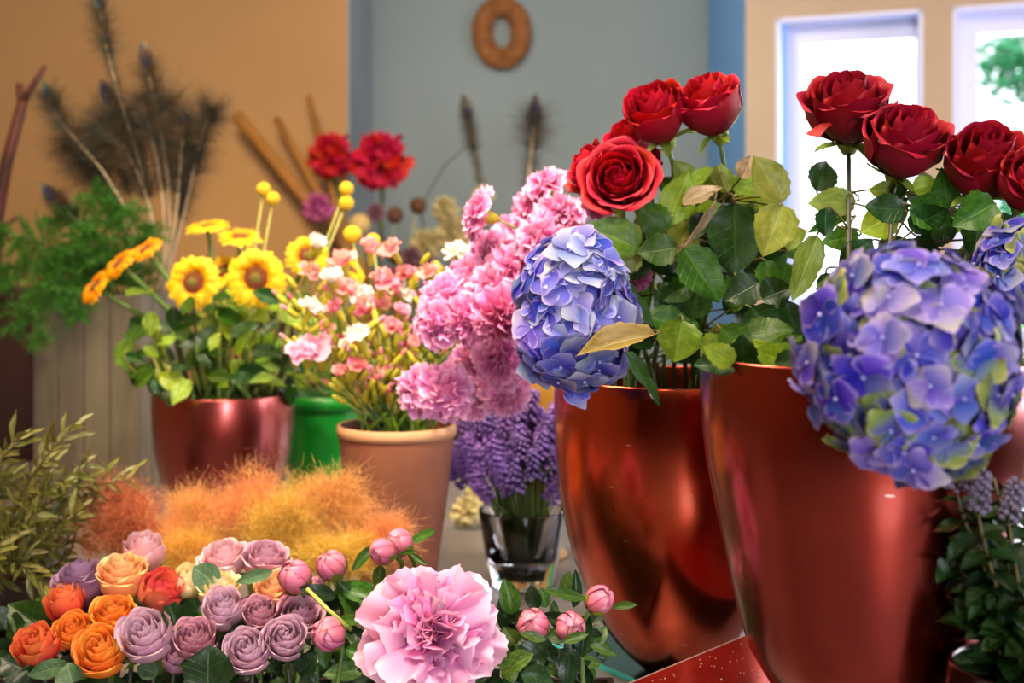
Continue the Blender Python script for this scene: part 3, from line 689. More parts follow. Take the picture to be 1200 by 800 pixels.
# tall wooden planter, two faces seen
PW = thing('wooden_planter', 'tall weathered grey wooden planter holding ferns and peacock feathers', 'planter', (-.815, 2.45, TZ))
aw = math.radians(-12); RW = Matrix.Rotation(aw, 4, 'Z')
hW = .415; wW = .225
for k in range(4):
    put('plank', box_me('plank', -wW/2+k*wW/4+.0015, -wW/2+(k+1)*wW/4-.0015, -wW/2, -wW/2+.012, .0, hW, .0015), M['grey_wood'], PW, RW)
    put('plank', box_me('plank', wW/2-.012, wW/2, -wW/2+.012+k*(wW-.024)/4+.0015, -wW/2+.012+(k+1)*(wW-.024)/4-.0015, .0, hW, .0015), M['grey_wood'], PW, RW)
put('side_panel', box_me('side', -wW/2, -wW/2+.012, -wW/2+.013, wW/2, 0, hW), M['grey_wood'], PW, RW)
put('back_panel', box_me('back', -wW/2+.013, wW/2-.013, wW/2-.012, wW/2, 0, hW), M['grey_wood'], PW, RW)
put('soil', box_me('soil', -wW/2+.013, wW/2-.013, -wW/2+.013, wW/2-.013, .01, hW-.05), M['soil'], PW, RW)
# dark cabinet at the left edge
cb = thing('cabinet', 'dark brown wooden cabinet at the left edge beside the planter', 'cabinet', (-1.34, 3.02, 0))
put('body', box_me('body', -.25, .19, -.12, .2, .0, 1.13, .004), M['dark_wood'], cb)
put('top', box_me('top', -.26, .20, -.13, .21, 1.13, 1.16, .004), M['dark_wood'], cb)
# trough under the foreground flowers
tg = thing('flower_trough', 'dark trough hidden under the foreground roses and peonies', 'trough', (-.2, 1.22, TZ))
for q in ((-.42, .31, -.085, -.078), (-.42, .31, .078, .085), (-.42, -.413, -.078, .078), (.303, .31, -.078, .078)):
    put('side_panel', box_me('side', q[0], q[1], q[2], q[3], 0, .03), M['dark_wood'], tg)
put('foam', box_me('foam', -.412, .302, -.077, .077, .0, .026), M['foam'], tg)
# shelf against the wall with dried flowers
sh = thing('shelf', 'low cabinet by the wall carrying dried flowers behind the pots', 'cabinet', (-.35, 3.42, 0))
put('body', box_me('body', -.62, .8, -.16, .16, 0, .82), M['dark_wood'], sh)
put('top', box_me('top', -.64, .82, -.18, .165, .82, .85, .003), M['grey_wood'], sh)
BV = vessel('storage_jar', 'plain grey-green jar of red dried flowers on the back shelf', 'jar', 432, 3.4, .8505, [(.07, 0), (.085, .02), (.09, .14), (.07, .2), (.075, .23)], plain('jar_glaze', hexc('5a5a4c'), .4), n=32)
BV2 = vessel('storage_jar', 'brown jar of dried stalks on the back shelf', 'jar', 352, 3.45, .8505, [(.06, 0), (.075, .02), (.08, .12), (.06, .2)], plain('jar_glaze_brown', hexc('4a3626'), .4), n=32)
BV3 = vessel('storage_jar', 'pale jar of cream dried flowers on the back shelf', 'jar', 530, 3.4, .8505, [(.06, 0), (.075, .02), (.08, .12), (.07, .18)], plain('jar_glaze_pale', hexc('8a8474'), .4), n=32)
BV4 = vessel('storage_jar', 'narrow jar of feathery dried stalks on the back shelf', 'jar', 595, 3.45, .8505, [(.05, 0), (.06, .02), (.06, .16), (.045, .2)], plain('jar_glaze_dark', hexc('3a3a34'), .4), n=32)
# ================================================================== FLOWERS
def pxs(r, Y): return r*Y/FP
def inside(vessel_px, Y, py, jit=.02, rnd=R_):
    p = at(vessel_px, py, Y); p.x += rnd.uniform(-jit, jit); p.y += rnd.uniform(-jit, jit); return p
def flower(kind, label, cat, group, T, px, py, r, Y, d, mat, cal, base, stem, sr=.003, squash=1.0, hfrac=.5, roll=None, every=1, leaves=None, k=.4, heart=None):
    """bloom whose centre shows at (px, py); r = radius in pixels; d = facing direction; base = foot of the stem (world)"""
    base = Vector(base); t = thing(kind, label, cat, base, group)
    d = Vector(d).normalized(); s = pxs(r, Y)/T['R']
    o = at(px, py, Y)-d*(T['H']*s*squash*hfrac)
    b = bloom(T, t, o-base, d, s, mat, cal, roll if roll is not None else R_.uniform(0, 6.28), squash, every, heart=heart)
    pts = arc_pts(base, o-d*(.04*s if T in ROSE else .6*s), d, 9, k)
    stem_part(t, pts, sr*1.1, stem, r1=sr*.8)
    return t, pts
def near(pts, f): return pts[int(f*(len(pts)-1))]
# ---------------------------------------------------------------- red roses
RED = []
def red(label, px, py, r, Y, d, base, T=0, sq=.8, mat='rose_red', roll=0, petals_off=None, hf=.5, k=.4):
    t, pts = flower('red_rose', label, 'rose', 'red roses', ROSE[T], px, py, r*1.15, Y, d, M[mat], M['calyx'], base, M['stem_dark' if px > 950 else 'stem_green'], .0033, squash=sq, roll=roll, hfrac=hf, k=k)
    RED.append((t, pts)); return t
VMc = VM.location; VFc = VF.location
def vm(dx, dy, z=1.0): return (VMc.x-.03+dx, VMc.y+dy, z)
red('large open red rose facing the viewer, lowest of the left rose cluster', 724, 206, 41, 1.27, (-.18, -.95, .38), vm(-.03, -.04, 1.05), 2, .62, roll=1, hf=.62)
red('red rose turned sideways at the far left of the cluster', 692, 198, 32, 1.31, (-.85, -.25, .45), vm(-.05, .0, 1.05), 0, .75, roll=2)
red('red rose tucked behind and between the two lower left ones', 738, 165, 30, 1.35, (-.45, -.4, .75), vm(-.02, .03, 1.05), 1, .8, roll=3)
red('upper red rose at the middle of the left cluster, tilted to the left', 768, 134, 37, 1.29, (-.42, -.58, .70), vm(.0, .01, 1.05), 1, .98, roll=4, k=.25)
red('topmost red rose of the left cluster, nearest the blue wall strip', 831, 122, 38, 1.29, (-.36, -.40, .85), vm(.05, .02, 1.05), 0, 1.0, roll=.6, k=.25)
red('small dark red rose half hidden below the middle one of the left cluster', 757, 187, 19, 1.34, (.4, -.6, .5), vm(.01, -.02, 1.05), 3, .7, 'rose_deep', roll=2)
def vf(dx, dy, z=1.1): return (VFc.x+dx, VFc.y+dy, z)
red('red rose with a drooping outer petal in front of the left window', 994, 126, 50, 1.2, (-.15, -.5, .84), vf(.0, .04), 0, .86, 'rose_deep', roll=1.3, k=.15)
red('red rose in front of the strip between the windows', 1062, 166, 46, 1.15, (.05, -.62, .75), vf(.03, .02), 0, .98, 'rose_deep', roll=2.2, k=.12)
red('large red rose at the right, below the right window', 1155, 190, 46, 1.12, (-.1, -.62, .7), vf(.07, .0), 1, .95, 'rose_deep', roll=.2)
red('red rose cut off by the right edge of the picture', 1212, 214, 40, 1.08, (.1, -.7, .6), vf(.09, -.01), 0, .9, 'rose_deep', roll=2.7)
# the drooping petal of the first right-hand rose
V, F, P = ruffle_petal(1.9, 0, 1, .55, random.Random(3), freq=2, amp=.06, zig=0, cup=.6)
tt = RED[6][0]; put('petal', mesh_new('petal', V, F, P), M['rose_deep'], tt, TRS(at(978, 150, 1.17)-tt.location, Matrix.Rotation(PI, 4, 'Z') @ Matrix.Rotation(-.2, 4, 'X'), pxs(34, 1.17)))
# ---------------------------------------------------------------- leaves of the roses: (base px, tip px, width px, depth, kind, normal, stem index)
def roseleaf(b, t, wpx, Y, mat, n=(0, -1, .3), idx=0, dy=0.0, me=None, stalk=True, Yt=None):
    th_, pts = RED[idx]
    B = at(b[0], b[1], Y); T_ = at(t[0], t[1], Yt or Y-.008)
    leaf_part(th_, B, T_, n, pxs(wpx, Y), M[mat], me)
    if stalk:
        s = min(pts, key=lambda p: (Vector(p)-B).length+.6*abs(p[2]-(B.z-.03)))
        stem_part(th_, bez(s, s.lerp(B, .4)+Vector((0, 0, .008)), B+(B-T_)*.25, B, 6), .0011, M['stem_red'], 'leaf_stalk', 5)
LF = [
 ((783, 262), (808, 200), 44, 1.30, 'leaf_rose_l', (.1, -1, .2), 3), ((748, 292), (688, 262), 52, 1.26, 'leaf_rose', (-.2, -.9, .5), 0),
 ((752, 300), (716, 305), 34, 1.27, 'leaf_olive', (0, -1, -.3), 0), ((793, 290), (747, 296), 40, 1.25, 'leaf_rose', (.1, -1, .2), 3),
 ((783, 272), (746, 240), 40, 1.29, 'leaf_rose', (0, -1, .1), 3), ((800, 291), (845, 353), 54, 1.24, 'leaf_rose', (.15, -1, .2), 4),
 ((860, 238), (862, 324), 68, 1.28, 'leaf_rose_d', (.1, -1, .1), 4), ((712, 326), (768, 380), 38, 1.23, 'leaf_rose_d', (.5, -.7, .6), 0),
 ((757, 372), (822, 386), 38, 1.24, 'leaf_rose', (0, -.8, .6), 0), ((862, 323), (862, 366), 40, 1.27, 'leaf_rose', (0, -1, .2), 4),
 ((917, 237), (884, 182), 46, 1.20, 'leaf_olive', (.1, -1, .1), 4), ((917, 240), (896, 298), 52, 1.19, 'leaf_olive', (-.1, -1, .1), 4),
 ((767, 392), (674, 407), 36, 1.12, 'leaf_tan', (.1, -.75, .75), 0), ((733, 412), (775, 474), 24, 1.17, 'leaf_rose_d', (.6, -.7, .2), 0),
 ((800, 375), (790, 424), 54, 1.22, 'leaf_rose_l', (0, -.9, .4), 3), ((872, 395), (930, 384), 44, 1.20, 'leaf_rose', (0, -.8, .6), 4),
 ((845, 385), (880, 422), 46, 1.20, 'leaf_rose', (0, -.85, .5), 4), ((850, 400), (822, 418), 40, 1.21, 'leaf_rose_l', (0, -.9, .4), 4),
 ((838, 234), (788, 312), 14, 1.25, 'leaf_dry', (.9, -.5, .1), 3), ((800, 240), (845, 216), 26, 1.27, 'leaf_dry', (.2, -.7, .7), 4),
 ((808, 215), (836, 196), 18, 1.30, 'leaf_rose_l', (0, -1, .4), 3), ((852, 225), (848, 190), 16, 1.27, 'leaf_olive', (.5, -.9, 0), 4),
 ((868, 208), (880, 182), 24, 1.27, 'leaf_dry', (0, -1, 0), 4), ((745, 258), (790, 248), 28, 1.30, 'leaf_olive', (0, -1, .5), 3),
 ((890, 330), (850, 352), 40, 1.24, 'leaf_rose_d', (.1, -1, .3), 4), ((893, 350), (928, 335), 40, 1.23, 'leaf_rose_d', (0, -1, .3), 4),
 ((897, 305), (905, 350), 34, 1.25, 'leaf_rose', (.2, -1, .1), 4), ((880, 360), (905, 400), 48, 1.22, 'leaf_rose_d', (0, -1, .3), 4),
 ((812, 330), (776, 352), 30, 1.27, 'leaf_rose', (0, -1, .2), 3), ((770, 340), (800, 368), 36, 1.28, 'leaf_rose_d', (0, -1, .2), 3),
 ((824, 250), (812, 280), 26, 1.28, 'leaf_rose_d', (0, -1, .2), 3), ((880, 250), (893, 262), 30, 1.29, 'leaf_rose_d', (0, -1, .2), 4),
 # right-hand vase
 ((1002, 236), (948, 238), 36, 1.200, 'leaf_olive', (0, -1, .1), 6), ((998, 254), (946, 270), 16, 1.200, 'leaf_rose', (0, -.8, .6), 6),
 ((957, 276), (930, 352), 38, 1.188, 'leaf_olive', (.2, -1, 0), 6), ((1006, 276), (964, 284), 30, 1.188, 'leaf_rose', (0, -1, .1), 6),
 ((1060, 246), (1014, 242), 36, 1.116, 'leaf_rose_d', (0, -1, .1), 7), ((1048, 250), (1010, 272), 44, 1.164, 'leaf_rose_l', (0, -1, .1), 7),
 ((1052, 226), (1020, 222), 26, 1.176, 'leaf_rose_l', (0, -1, .1), 7), ((1066, 240), (1116, 262), 44, 1.128, 'leaf_rose', (0, -1, .1), 7),
 ((1070, 222), (1098, 214), 26, 1.152, 'leaf_rose_l', (0, -1, .3), 7), ((1112, 245), (1104, 196), 36, 1.140, 'leaf_rose', (0, -1, .1), 8),
 ((1092, 262), (1118, 275), 36, 1.152, 'leaf_rose_d', (0, -1, .1), 7), ((1165, 238), (1122, 262), 50, 1.056, 'leaf_rose', (0, -1, .2), 8),
 ((1150, 250), (1140, 300), 44, 1.080, 'leaf_rose_d', (0, -1, .1), 8), ((1180, 262), (1192, 312), 40, 1.092, 'leaf_rose_d', (0, -1, .1), 9),
 ((1132, 262), (1166, 292), 40, 1.116, 'leaf_rose_d', (0, -1, .1), 8), ((1010, 290), (985, 312), 34, 1.164, 'leaf_rose_d', (0, -1, .1), 6),
 ((1000, 305), (1022, 280), 30, 1.164, 'leaf_rose_d', (0, -1, .1), 6), ((940, 405), (918, 350), 44, 1.224, 'leaf_rose_d', (0, -1, .2), 6),
 ((905, 425), (940, 392), 36, 1.176, 'leaf_rose', (0, -1, .4), 6), ((930, 430), (944, 466), 34, 1.032, 'leaf_rose_d', (-.4, -1, .4), 6),
 ((1150, 200), (1135, 175), 22, 1.164, 'leaf_rose_l', (0, -1, .1), 8), ((1060, 180), (1040, 270), 6, 1.164, 'leaf_rose_d', (0, -1, .1), 7),
]
for b, t, wpx, Y, mat, n, idx in LF: roseleaf(b, t, wpx, Y, mat, n, idx)
# denser foliage behind, still leaf by leaf
rnd = random.Random(31)
for k in range(58):
    px = rnd.uniform(712, 925); py = rnd.uniform(262, 425)
    if py < 262+(abs(px-830)-40)*.3: continue
    a = rnd.uniform(0, 6.28); L = rnd.uniform(34, 56); Y = rnd.uniform(1.29, 1.42)
    roseleaf((px, py), (px+math.cos(a)*L, py+math.sin(a)*L*.8), L*.72, Y, rnd.choice(['leaf_rose_d', 'leaf_rose', 'leaf_rose_d', 'leaf_rose_d', 'leaf_olive']), (rnd.uniform(-.4, .4), -1, rnd.uniform(-.2, .6)), rnd.choice([0, 1, 2, 3, 4, 5]), stalk=k % 2 == 0, Yt=Y+rnd.uniform(-.02, .02))
for k in range(30):
    px = rnd.uniform(985, 1200); py = rnd.uniform(262, 400)
    a = rnd.uniform(0, 6.28); L = rnd.uniform(36, 60); Y = rnd.uniform(1.1, 1.2)
    roseleaf((px, py), (px+math.cos(a)*L, py+math.sin(a)*L*.8), L*.7, Y, rnd.choice(['leaf_rose_d', 'leaf_rose_d', 'leaf_rose']), (rnd.uniform(-.4, .4), -1, rnd.uniform(-.2, .6)), rnd.choice([6, 7, 8, 9]), stalk=k % 2 == 0, Yt=Y+rnd.uniform(-.02, .02))
for k in range(44):      # leaves among and above, up to the blooms
    px = rnd.uniform(745, 925); py = rnd.uniform(205, 300); i = rnd.choice([2, 3, 4, 4])
    if abs(px-835)+abs(py-250)*.6 > 95: continue
    a = rnd.uniform(3.4, 6.0) if rnd.random() < .6 else rnd.uniform(0, 6.28); L = rnd.uniform(32, 50); Y = rnd.uniform(1.3, 1.4)
    roseleaf((px, py+18), (px+math.cos(a)*L, py+18+math.sin(a)*L), L*.66, Y, rnd.choice(['leaf_rose_l', 'leaf_rose', 'leaf_olive', 'leaf_rose_d']), (rnd.uniform(-.5, .5), -1, rnd.uniform(-.2, .5)), i, Yt=Y+rnd.uniform(-.02, .02))
for k in range(40):
    px = rnd.uniform(955, 1200); py = rnd.uniform(215, 330); a = rnd.uniform(0, 6.28); L = rnd.uniform(34, 56); Y = rnd.uniform(1.16, 1.26)
    if px < 1020 and rnd.random() < .5: continue
    roseleaf((px, py), (px+math.cos(a)*L, py+math.sin(a)*L*.8), L*.7, Y, rnd.choice(['leaf_rose_d', 'leaf_rose', 'leaf_rose_l', 'leaf_rose_d']), (rnd.uniform(-.4, .4), -1, rnd.uniform(-.2, .6)), rnd.choice([6, 7, 8, 8, 9]), Yt=Y+rnd.uniform(-.02, .02))
for k in range(18):      # leaves over the mouth of the nearest vase
    px = rnd.uniform(838, 935); a = rnd.uniform(2.6, 6.6); L = rnd.uniform(34, 52); Y = rnd.uniform(.93, 1.02)
    roseleaf((px, 425), (px+math.cos(a)*L, 424+math.sin(a)*L*.6), L*.7, Y, rnd.choice(['leaf_rose_d', 'leaf_rose', 'leaf_rose_l', 'leaf_rose_d']), (rnd.uniform(-.3, .3), -.8, rnd.uniform(.2, .7)), rnd.choice([6, 7]), stalk=False)
# bare cut stems seen above the rim of the middle vase
for k, (x, y0, x1) in enumerate([(778, 415, 783), (790, 420, 792), (803, 418, 801), (812, 412, 815), (770, 425, 768), (820, 420, 824)]):
    t = thing('flower_stem', None, None); sc.collection.objects.unlink(t); bpy.data.objects.remove(t)
    th_, pts = RED[k % 6]
    stem_part(th_, [at(x1, 490, 1.42), at(x, 455, 1.40), at(x, y0, 1.39)], .0028, M[['stem_green', 'stem_red', 'stem_dark'][k % 3]], 'side_shoot')

# ---------------------------------------------------------------- hydrangeas
def round_petal(seed, nu=6, nv=7):
    rnd = random.Random(seed); V = []; P = []; ph = rnd.uniform(0, 6)
    for i in range(nu):
        t = i/(nu-1); wd = .64*math.sin(PI*min(.97, .06+.94*t**.8)*.93)**.6
        if i == 0: wd = .06
        for j in range(nv):
            s = -1+2*j/(nv-1)
            y = t*(1-.22*s*s*t); z = .14*t*t*(-1)+.10*s*s*wd*(1-t*.3)+.045*math.sin(ph+s*3.5+t*4)*t
            V.append((wd*s, y, z)); P.append((t, s, 0))
    return mesh_new('petal', V, grid_faces(nu, nv), P)
HP = [round_petal(s) for s in range(4)]
HE = lathe_me('eye', [(0, .0), (.055, .01), (.07, .06), (.04, .11), (0, .12)], 8)
M['hyd_eye'] = plain('floret_eye', hexc('b8b4e8'), .5)
def hydrangea(label, c, rad, fl, n, mats, weights, base, seed, squash=(1, 1, 1), front=-.45, stem='stem_green', path=None):
    rnd = random.Random(seed); t = thing('hydrangea', label, 'hydrangea', base)
    c = Vector(c)
    core = lathe_me('flower_head', [(0, -.62), (.4, -.5), (.62, 0), (.5, .4), (0, .6)], 14)
    hd = put('flower_head', core, M['leaf_dark'], t, TRS(c-t.location, Matrix.Identity(4), (rad*squash[0], rad*squash[1], rad*squash[2])))
    pts = []
    for i in range(n*2):
        z = 1-2*(i+.5)/(n*2); r = math.sqrt(1-z*z); a = i*2.39996
        v = Vector((r*math.cos(a), r*math.sin(a), z))
        if v.y < -front*0+.35: pts.append(v)
    for v in pts[:]:
        v2 = (v+Vector((rnd.gauss(0, .07), rnd.gauss(0, .07), rnd.gauss(0, .07)))).normalized()
        R2 = rnd.uniform(.82, 1.05)
        p = Vector((v2.x*squash[0], v2.y*squash[1], v2.z*squash[2]))*rad*R2+c-t.location
        d = (v2+Vector((rnd.gauss(0, .23), rnd.gauss(0, .23), rnd.gauss(0, .23)))).normalized()
        s = fl*rnd.uniform(.85, 1.15)
        mk = rnd.choices(mats, weights)[0]
        e = put('floret', HE, M['hyd_eye'], t, TRS(p, orient(d, rnd.uniform(0, 6.28)), s))
        for q in range(4):
            tilt = rnd.uniform(-.15, .3)
            put('petal', HP[rnd.randrange(4)], M[mk], e, Matrix.Rotation(q*PI/2+rnd.uniform(-.12, .12), 4, 'Z') @ Matrix.Translation((0, .03, .02)) @ Matrix.Rotation(tilt, 4, 'X') @ Matrix.Diagonal((rnd.uniform(.92, 1.1), rnd.uniform(.9, 1.1), 1, 1)))
    stem_part(t, path or arc_pts(base, c+Vector((0, .02, -.02)), (0, -1, .2), 8), .004, M[stem])
    return t
hydrangea('big blue and lilac hydrangea head with green edged petals, in front of the nearest vase', at(1068, 424, .79), pxs(124, .79), pxs(33, .79), 96, ['hyd_deep', 'hyd_lilac', 'hyd_green', 'hyd_blue'], [6, 2, 4, 3], vf(.02, -.04, 1.1), 4, (1, .85, 1.04),
          path=[vf(.02, -.04, 1.1), vf(.02, -.1, 1.19), at(1068, 400, .84)])
hydrangea('pale blue hydrangea head hanging over the left rim of the middle vase', at(672, 364, 1.21), pxs(73, 1.21), pxs(28, 1.21), 72, ['hyd_blue', 'hyd_silver', 'hyd_lilac', 'hyd_deep'], [6, 2, 1.5, 3], vm(-.04, -.03, 1.02), 6, (.88, .8, 1.22),
          path=[vm(-.04, -.03, 1.02), vm(-.05, -.06, 1.16), at(700, 340, 1.3)])
hydrangea('dark blue hydrangea head at the right edge behind the big one', at(1198, 320, 1.0), pxs(52, 1.0), pxs(27, 1.0), 34, ['hyd_deep', 'hyd_green'], [5, 1], vf(.1, .0, 1.1), 8, (1, .8, 1.1))

# ---------------------------------------------------------------- pink carnations
def carn(label, px, py, r, Y, d, base, T=0, mat='carn_pink', sq=1.0):
    t, pts = flower('pink_carnation', label, 'carnation', None, CARN[T], px, py, r, Y, d, M[mat], M['calyx_y'], base, M['stem_green'], .0019, squash=sq, hfrac=.42)
    rnd_ = random.Random(int(px*7+py)); 
    for f in (.35, .6):
        p = near(pts, f); dd = Vector((rnd_.uniform(-1, 1), rnd_.uniform(-1, .3), .6)).normalized()
        leaf_part(t, p, p+dd*.045, (0, -1, .3), .004, M['leaf_euc'], LEAF_N[0])
    return t
VTc = VT.location
def vt(dx, dy): return (VTc.x+dx, VTc.y+dy, .97)
CL = [
 ('pink carnation seen side-on with a long yellow-green calyx, high on the left of the cluster', 556, 250, 33, 1.45, (-.95, -.15, .25), 0, .62),
 ('topmost pink carnation of the cluster, beside the red roses', 640, 213, 30, 1.52, (-.35, -.3, .9), 1, .8),
 ('pale pink carnation just below the topmost one', 622, 240, 31, 1.54, (-.6, -.4, .6), 0, .9),
 ('pink carnation right above the pale blue hydrangea head', 656, 246, 32, 1.45, (0, -.5, .9), 2, .9),
 ('pink carnation between the side-on one and the hydrangea', 600, 270, 30, 1.56, (-.3, -.5, .6), 1, .9),
 ('pink carnation touching the left side of the hydrangea top', 634, 278, 34, 1.42, (-.1, -.7, .6), 0, .9),
 ('pink carnation below the side-on one with yellow calyx', 572, 292, 30, 1.5, (-.5, -.6, .3), 2, .9),
 ('pink carnation at the middle of the cluster touching the hydrangea edge', 606, 312, 34, 1.44, (.1, -.8, .4), 0, .9),
 ('pale pink carnation at the upper left shoulder of the cluster', 548, 322, 33, 1.48, (-.4, -.6, .6), 1, .9),
 ('pink carnation at the cluster centre facing the viewer', 575, 338, 33, 1.43, (-.1, -.9, .4), 2, .9),
 ('pink carnation at the left of the cluster beside the white spray bloom', 518, 345, 33, 1.46, (-.5, -.7, .4), 0, .9),
 ('pink carnation facing left at the far left of the cluster', 508, 378, 32, 1.44, (-.6, -.8, .1), 1, .9),
 ('deep pink carnation low in the cluster centre', 548, 376, 30, 1.42, (-.1, -1, -.1), 2, .9),
 ('magenta tinged carnation low at the right of the cluster beside the hydrangea', 588, 372, 34, 1.39, (.1, -1, -.2), 0, .9),
 ('soft pink carnation right of the two low front ones', 588, 424, 34, 1.5, (.2, -.9, .1), 1, .9),
 ('soft pink carnation right above the lavender', 592, 462, 32, 1.52, (.2, -.9, -.3), 2, .9),
 ('low front pink carnation over the terracotta rim, left of its twin', 490, 456, 32, 1.5, (-.4, -.8, .1), 0, .9),
 ('low front pink carnation over the terracotta rim, right of its twin', 522, 462, 35, 1.48, (.1, -.9, .0), 2, .9),
 ('small pale carnation between the low front pair and the lavender', 556, 468, 24, 1.54, (.1, -.9, .1), 1, .9),
 ('small pink carnation just under the cluster centre', 550, 422, 22, 1.55, (.0, -.9, .1), 0, .9),
]
for k, (lb, px, py, r, Y, d, T, sq) in enumerate(CL):
    rr = random.Random(k)
    hot = 'carn_hot' if lb.startswith(('deep', 'magenta')) else 'carn_pink'
    carn(lb, px, py, r*1.08, Y, d, vt(rr.uniform(-.045, .045), rr.uniform(-.045, .045)), T, hot, sq)
for lb, px, py, r, idx in (('hot pink carnation peeping through the rose leaves, upper one', 742, 322, 22, 0), ('hot pink carnation peeping through the rose leaves, lower one', 738, 372, 24, 1), ('pink carnation just behind the lowest open red rose', 702, 232, 24, 2)):
    t, pts = flower('pink_carnation', lb, 'carnation', None, CARN[idx], px, py, r, 1.36, (-.3, -.9, .3), M['carn_hot'], M['calyx_y'], vm(-.02-.01*idx, .02, 1.03), M['stem_green'], .002)

# ---------------------------------------------------------------- spray carnations in the terracotta pot
SP = [(398, 303, 17, 'spray_peach'), (434, 288, 15, 'spray_peach'), (456, 288, 15, 'spray_peach'), (372, 283, 13, 'spray_cream'), (367, 357, 15, 'spray_cream'), (424, 342, 18, 'spray_cream'),
      (474, 340, 18, 'spray_cream'), (532, 292, 17, 'spray_cream'), (502, 316, 15, 'spray_peach'), (388, 322, 15, 'spray_cream'), (409, 335, 16, 'spray_peach'), (450, 325, 17, 'spray_salmon'),
      (430, 360, 15, 'spray_salmon'), (416, 390, 19, 'spray_cream'), (366, 405, 22, 'spray_blush'), (352, 412, 16, 'spray_blush'), (420, 425, 13, 'spray_salmon'), (398, 434, 11, 'spray_peach'),
      (442, 436, 11, 'spray_peach'), (459, 430, 13, 'spray_peach'), (400, 398, 13, 'spray_salmon'), (472, 395, 13, 'spray_salmon'), (478, 318, 14, 'spray_salmon'), (488, 400, 12, 'spray_peach'),
      (366, 315, 13, 'spray_peach'), (471, 362, 12, 'spray_blush'), (444, 352, 14, 'spray_peach'), (392, 358, 13, 'spray_salmon'), (462, 380, 12, 'spray_salmon'), (384, 384, 12, 'spray_peach')]
pm('spray_blush', (0, 'e8b4a0'), (.5, 'f0a4b8'), (1, 'f4bcd4'), rough=.5, trans=.35, val=.08, hue=.01)
names = {'spray_cream': 'creamy white', 'spray_peach': 'peach', 'spray_salmon': 'salmon pink', 'spray_blush': 'blush pink'}
order = sorted(range(len(SP)), key=lambda i: SP[i][0])
cnt = {}
ordn = ['leftmost', 'second', 'third', 'fourth', 'fifth', 'sixth', 'seventh', 'eighth', 'ninth', 'tenth', 'eleventh', 'twelfth']
for n_, i in enumerate(order):
    px, py, r, mk = SP[i]; rr = random.Random(100+i)
    c_ = cnt.get(mk, 0); cnt[mk] = c_+1
    lb = '%s %s spray carnation counted from the left in the terracotta pot' % (ordn[c_], names[mk])
    d = Vector((rr.uniform(-.5, .5), rr.uniform(-.7, -.1), rr.uniform(.5, 1)))
    Yk = rr.uniform(1.6, 1.72)
    t, pts = flower('spray_carnation', lb, 'carnation', None, SPRAY[i % 2 if r < 16 else 0], px, py, r*1.3, Yk, d, M[mk], M['calyx_y'], vt(rr.uniform(-.05, .05), rr.uniform(-.05, .05)), M['stem_green'], .0014)
    for q in range(9):      # side buds and narrow leaves on each stem
        p = Vector(near(pts, rr.uniform(.35, .92))); dd = Vector((rr.uniform(-.9, .9), rr.uniform(-.6, .2), rr.uniform(.5, 1))).normalized()
        L = rr.uniform(.018, .04); e = p+dd*L
        stem_part(t, [p, p+dd*L*.6+Vector((0, 0, -.002)), e], .0009, M['stem_yellow'], 'bud_stalk', 4)
        BUD = bpy.data.meshes.get('spray_bud') or lathe_me('spray_bud', [(0, 0), (.3, .08), (.38, .4), (.33, .75), (.2, 1), (0, 1.06)], 8)
        bo = put('bud', BUD, M['calyx_y'], t, TRS(e-t.location, orient(dd), (.0125, .0125, .022)))
        if q % 2 == 0:
            put('bud_tip', bpy.data.meshes.get('spray_tip') or lathe_me('spray_tip', [(0, 0), (.22, .1), (.26, .35), (.12, .6), (0, .65)], 7), M[rr.choice(['spray_salmon', 'spray_peach', 'spray_blush'])], bo, Matrix.Translation((0, 0, .85)))
    for f in (.15, .35, .55):
        p = near(pts, f); dd = Vector((rr.uniform(-1, 1), rr.uniform(-1, .3), 1)).normalized()
        leaf_part(t, p, p+dd*.05, (0, -1, .3), .0045, M[rr.choice(['leaf_sun', 'leaf_euc', 'leaf_bright'])], LEAF_N[0])
# ================================================================== SUNFLOWERS
def ray(seed, L=1, w=.17):
    rnd = random.Random(seed); V = []; P = []; ph = rnd.uniform(0, 6)
    for i in range(6):
        t = i/5; wd = w*math.sin(PI*min(.985, .12+.86*t))**.7
        for j in range(5):
            s = -1+j/2
            V.append((wd*s, L*t, .10*math.sin(PI*t)-.10*t*t-.10*abs(s)*wd*4+.03*math.sin(ph+t*5))); P.append((t, s, 0))
    return mesh_new('ray_petal', V, grid_faces(6, 5), P)
RAY = [ray(i) for i in range(3)]
def seed_dome(r, z, h, n=20, ins=0, name='dome'):
    prof = [(ins*r, z)] + [(r*math.sin(a), z+h*math.cos(a)) for a in [PI/2*(1-k/6) for k in range(7)]]
    return lathe_me(name, [(r*1.0, z-.08)]+[(r*math.sin(PI/2*(1-k/6))+1e-4, z+h*math.sin(PI/2*k/6)) for k in range(7)], n)
DISC = seed_dome(.40, .0, .16); EYE_ = seed_dome(.19, .10, .09)
SBACK = lathe_me('calyx', [(0, -.34), (.08, -.33), (.14, -.22), (.34, -.12), (.46, -.02), (.40, .02), (0, .03)], 20)
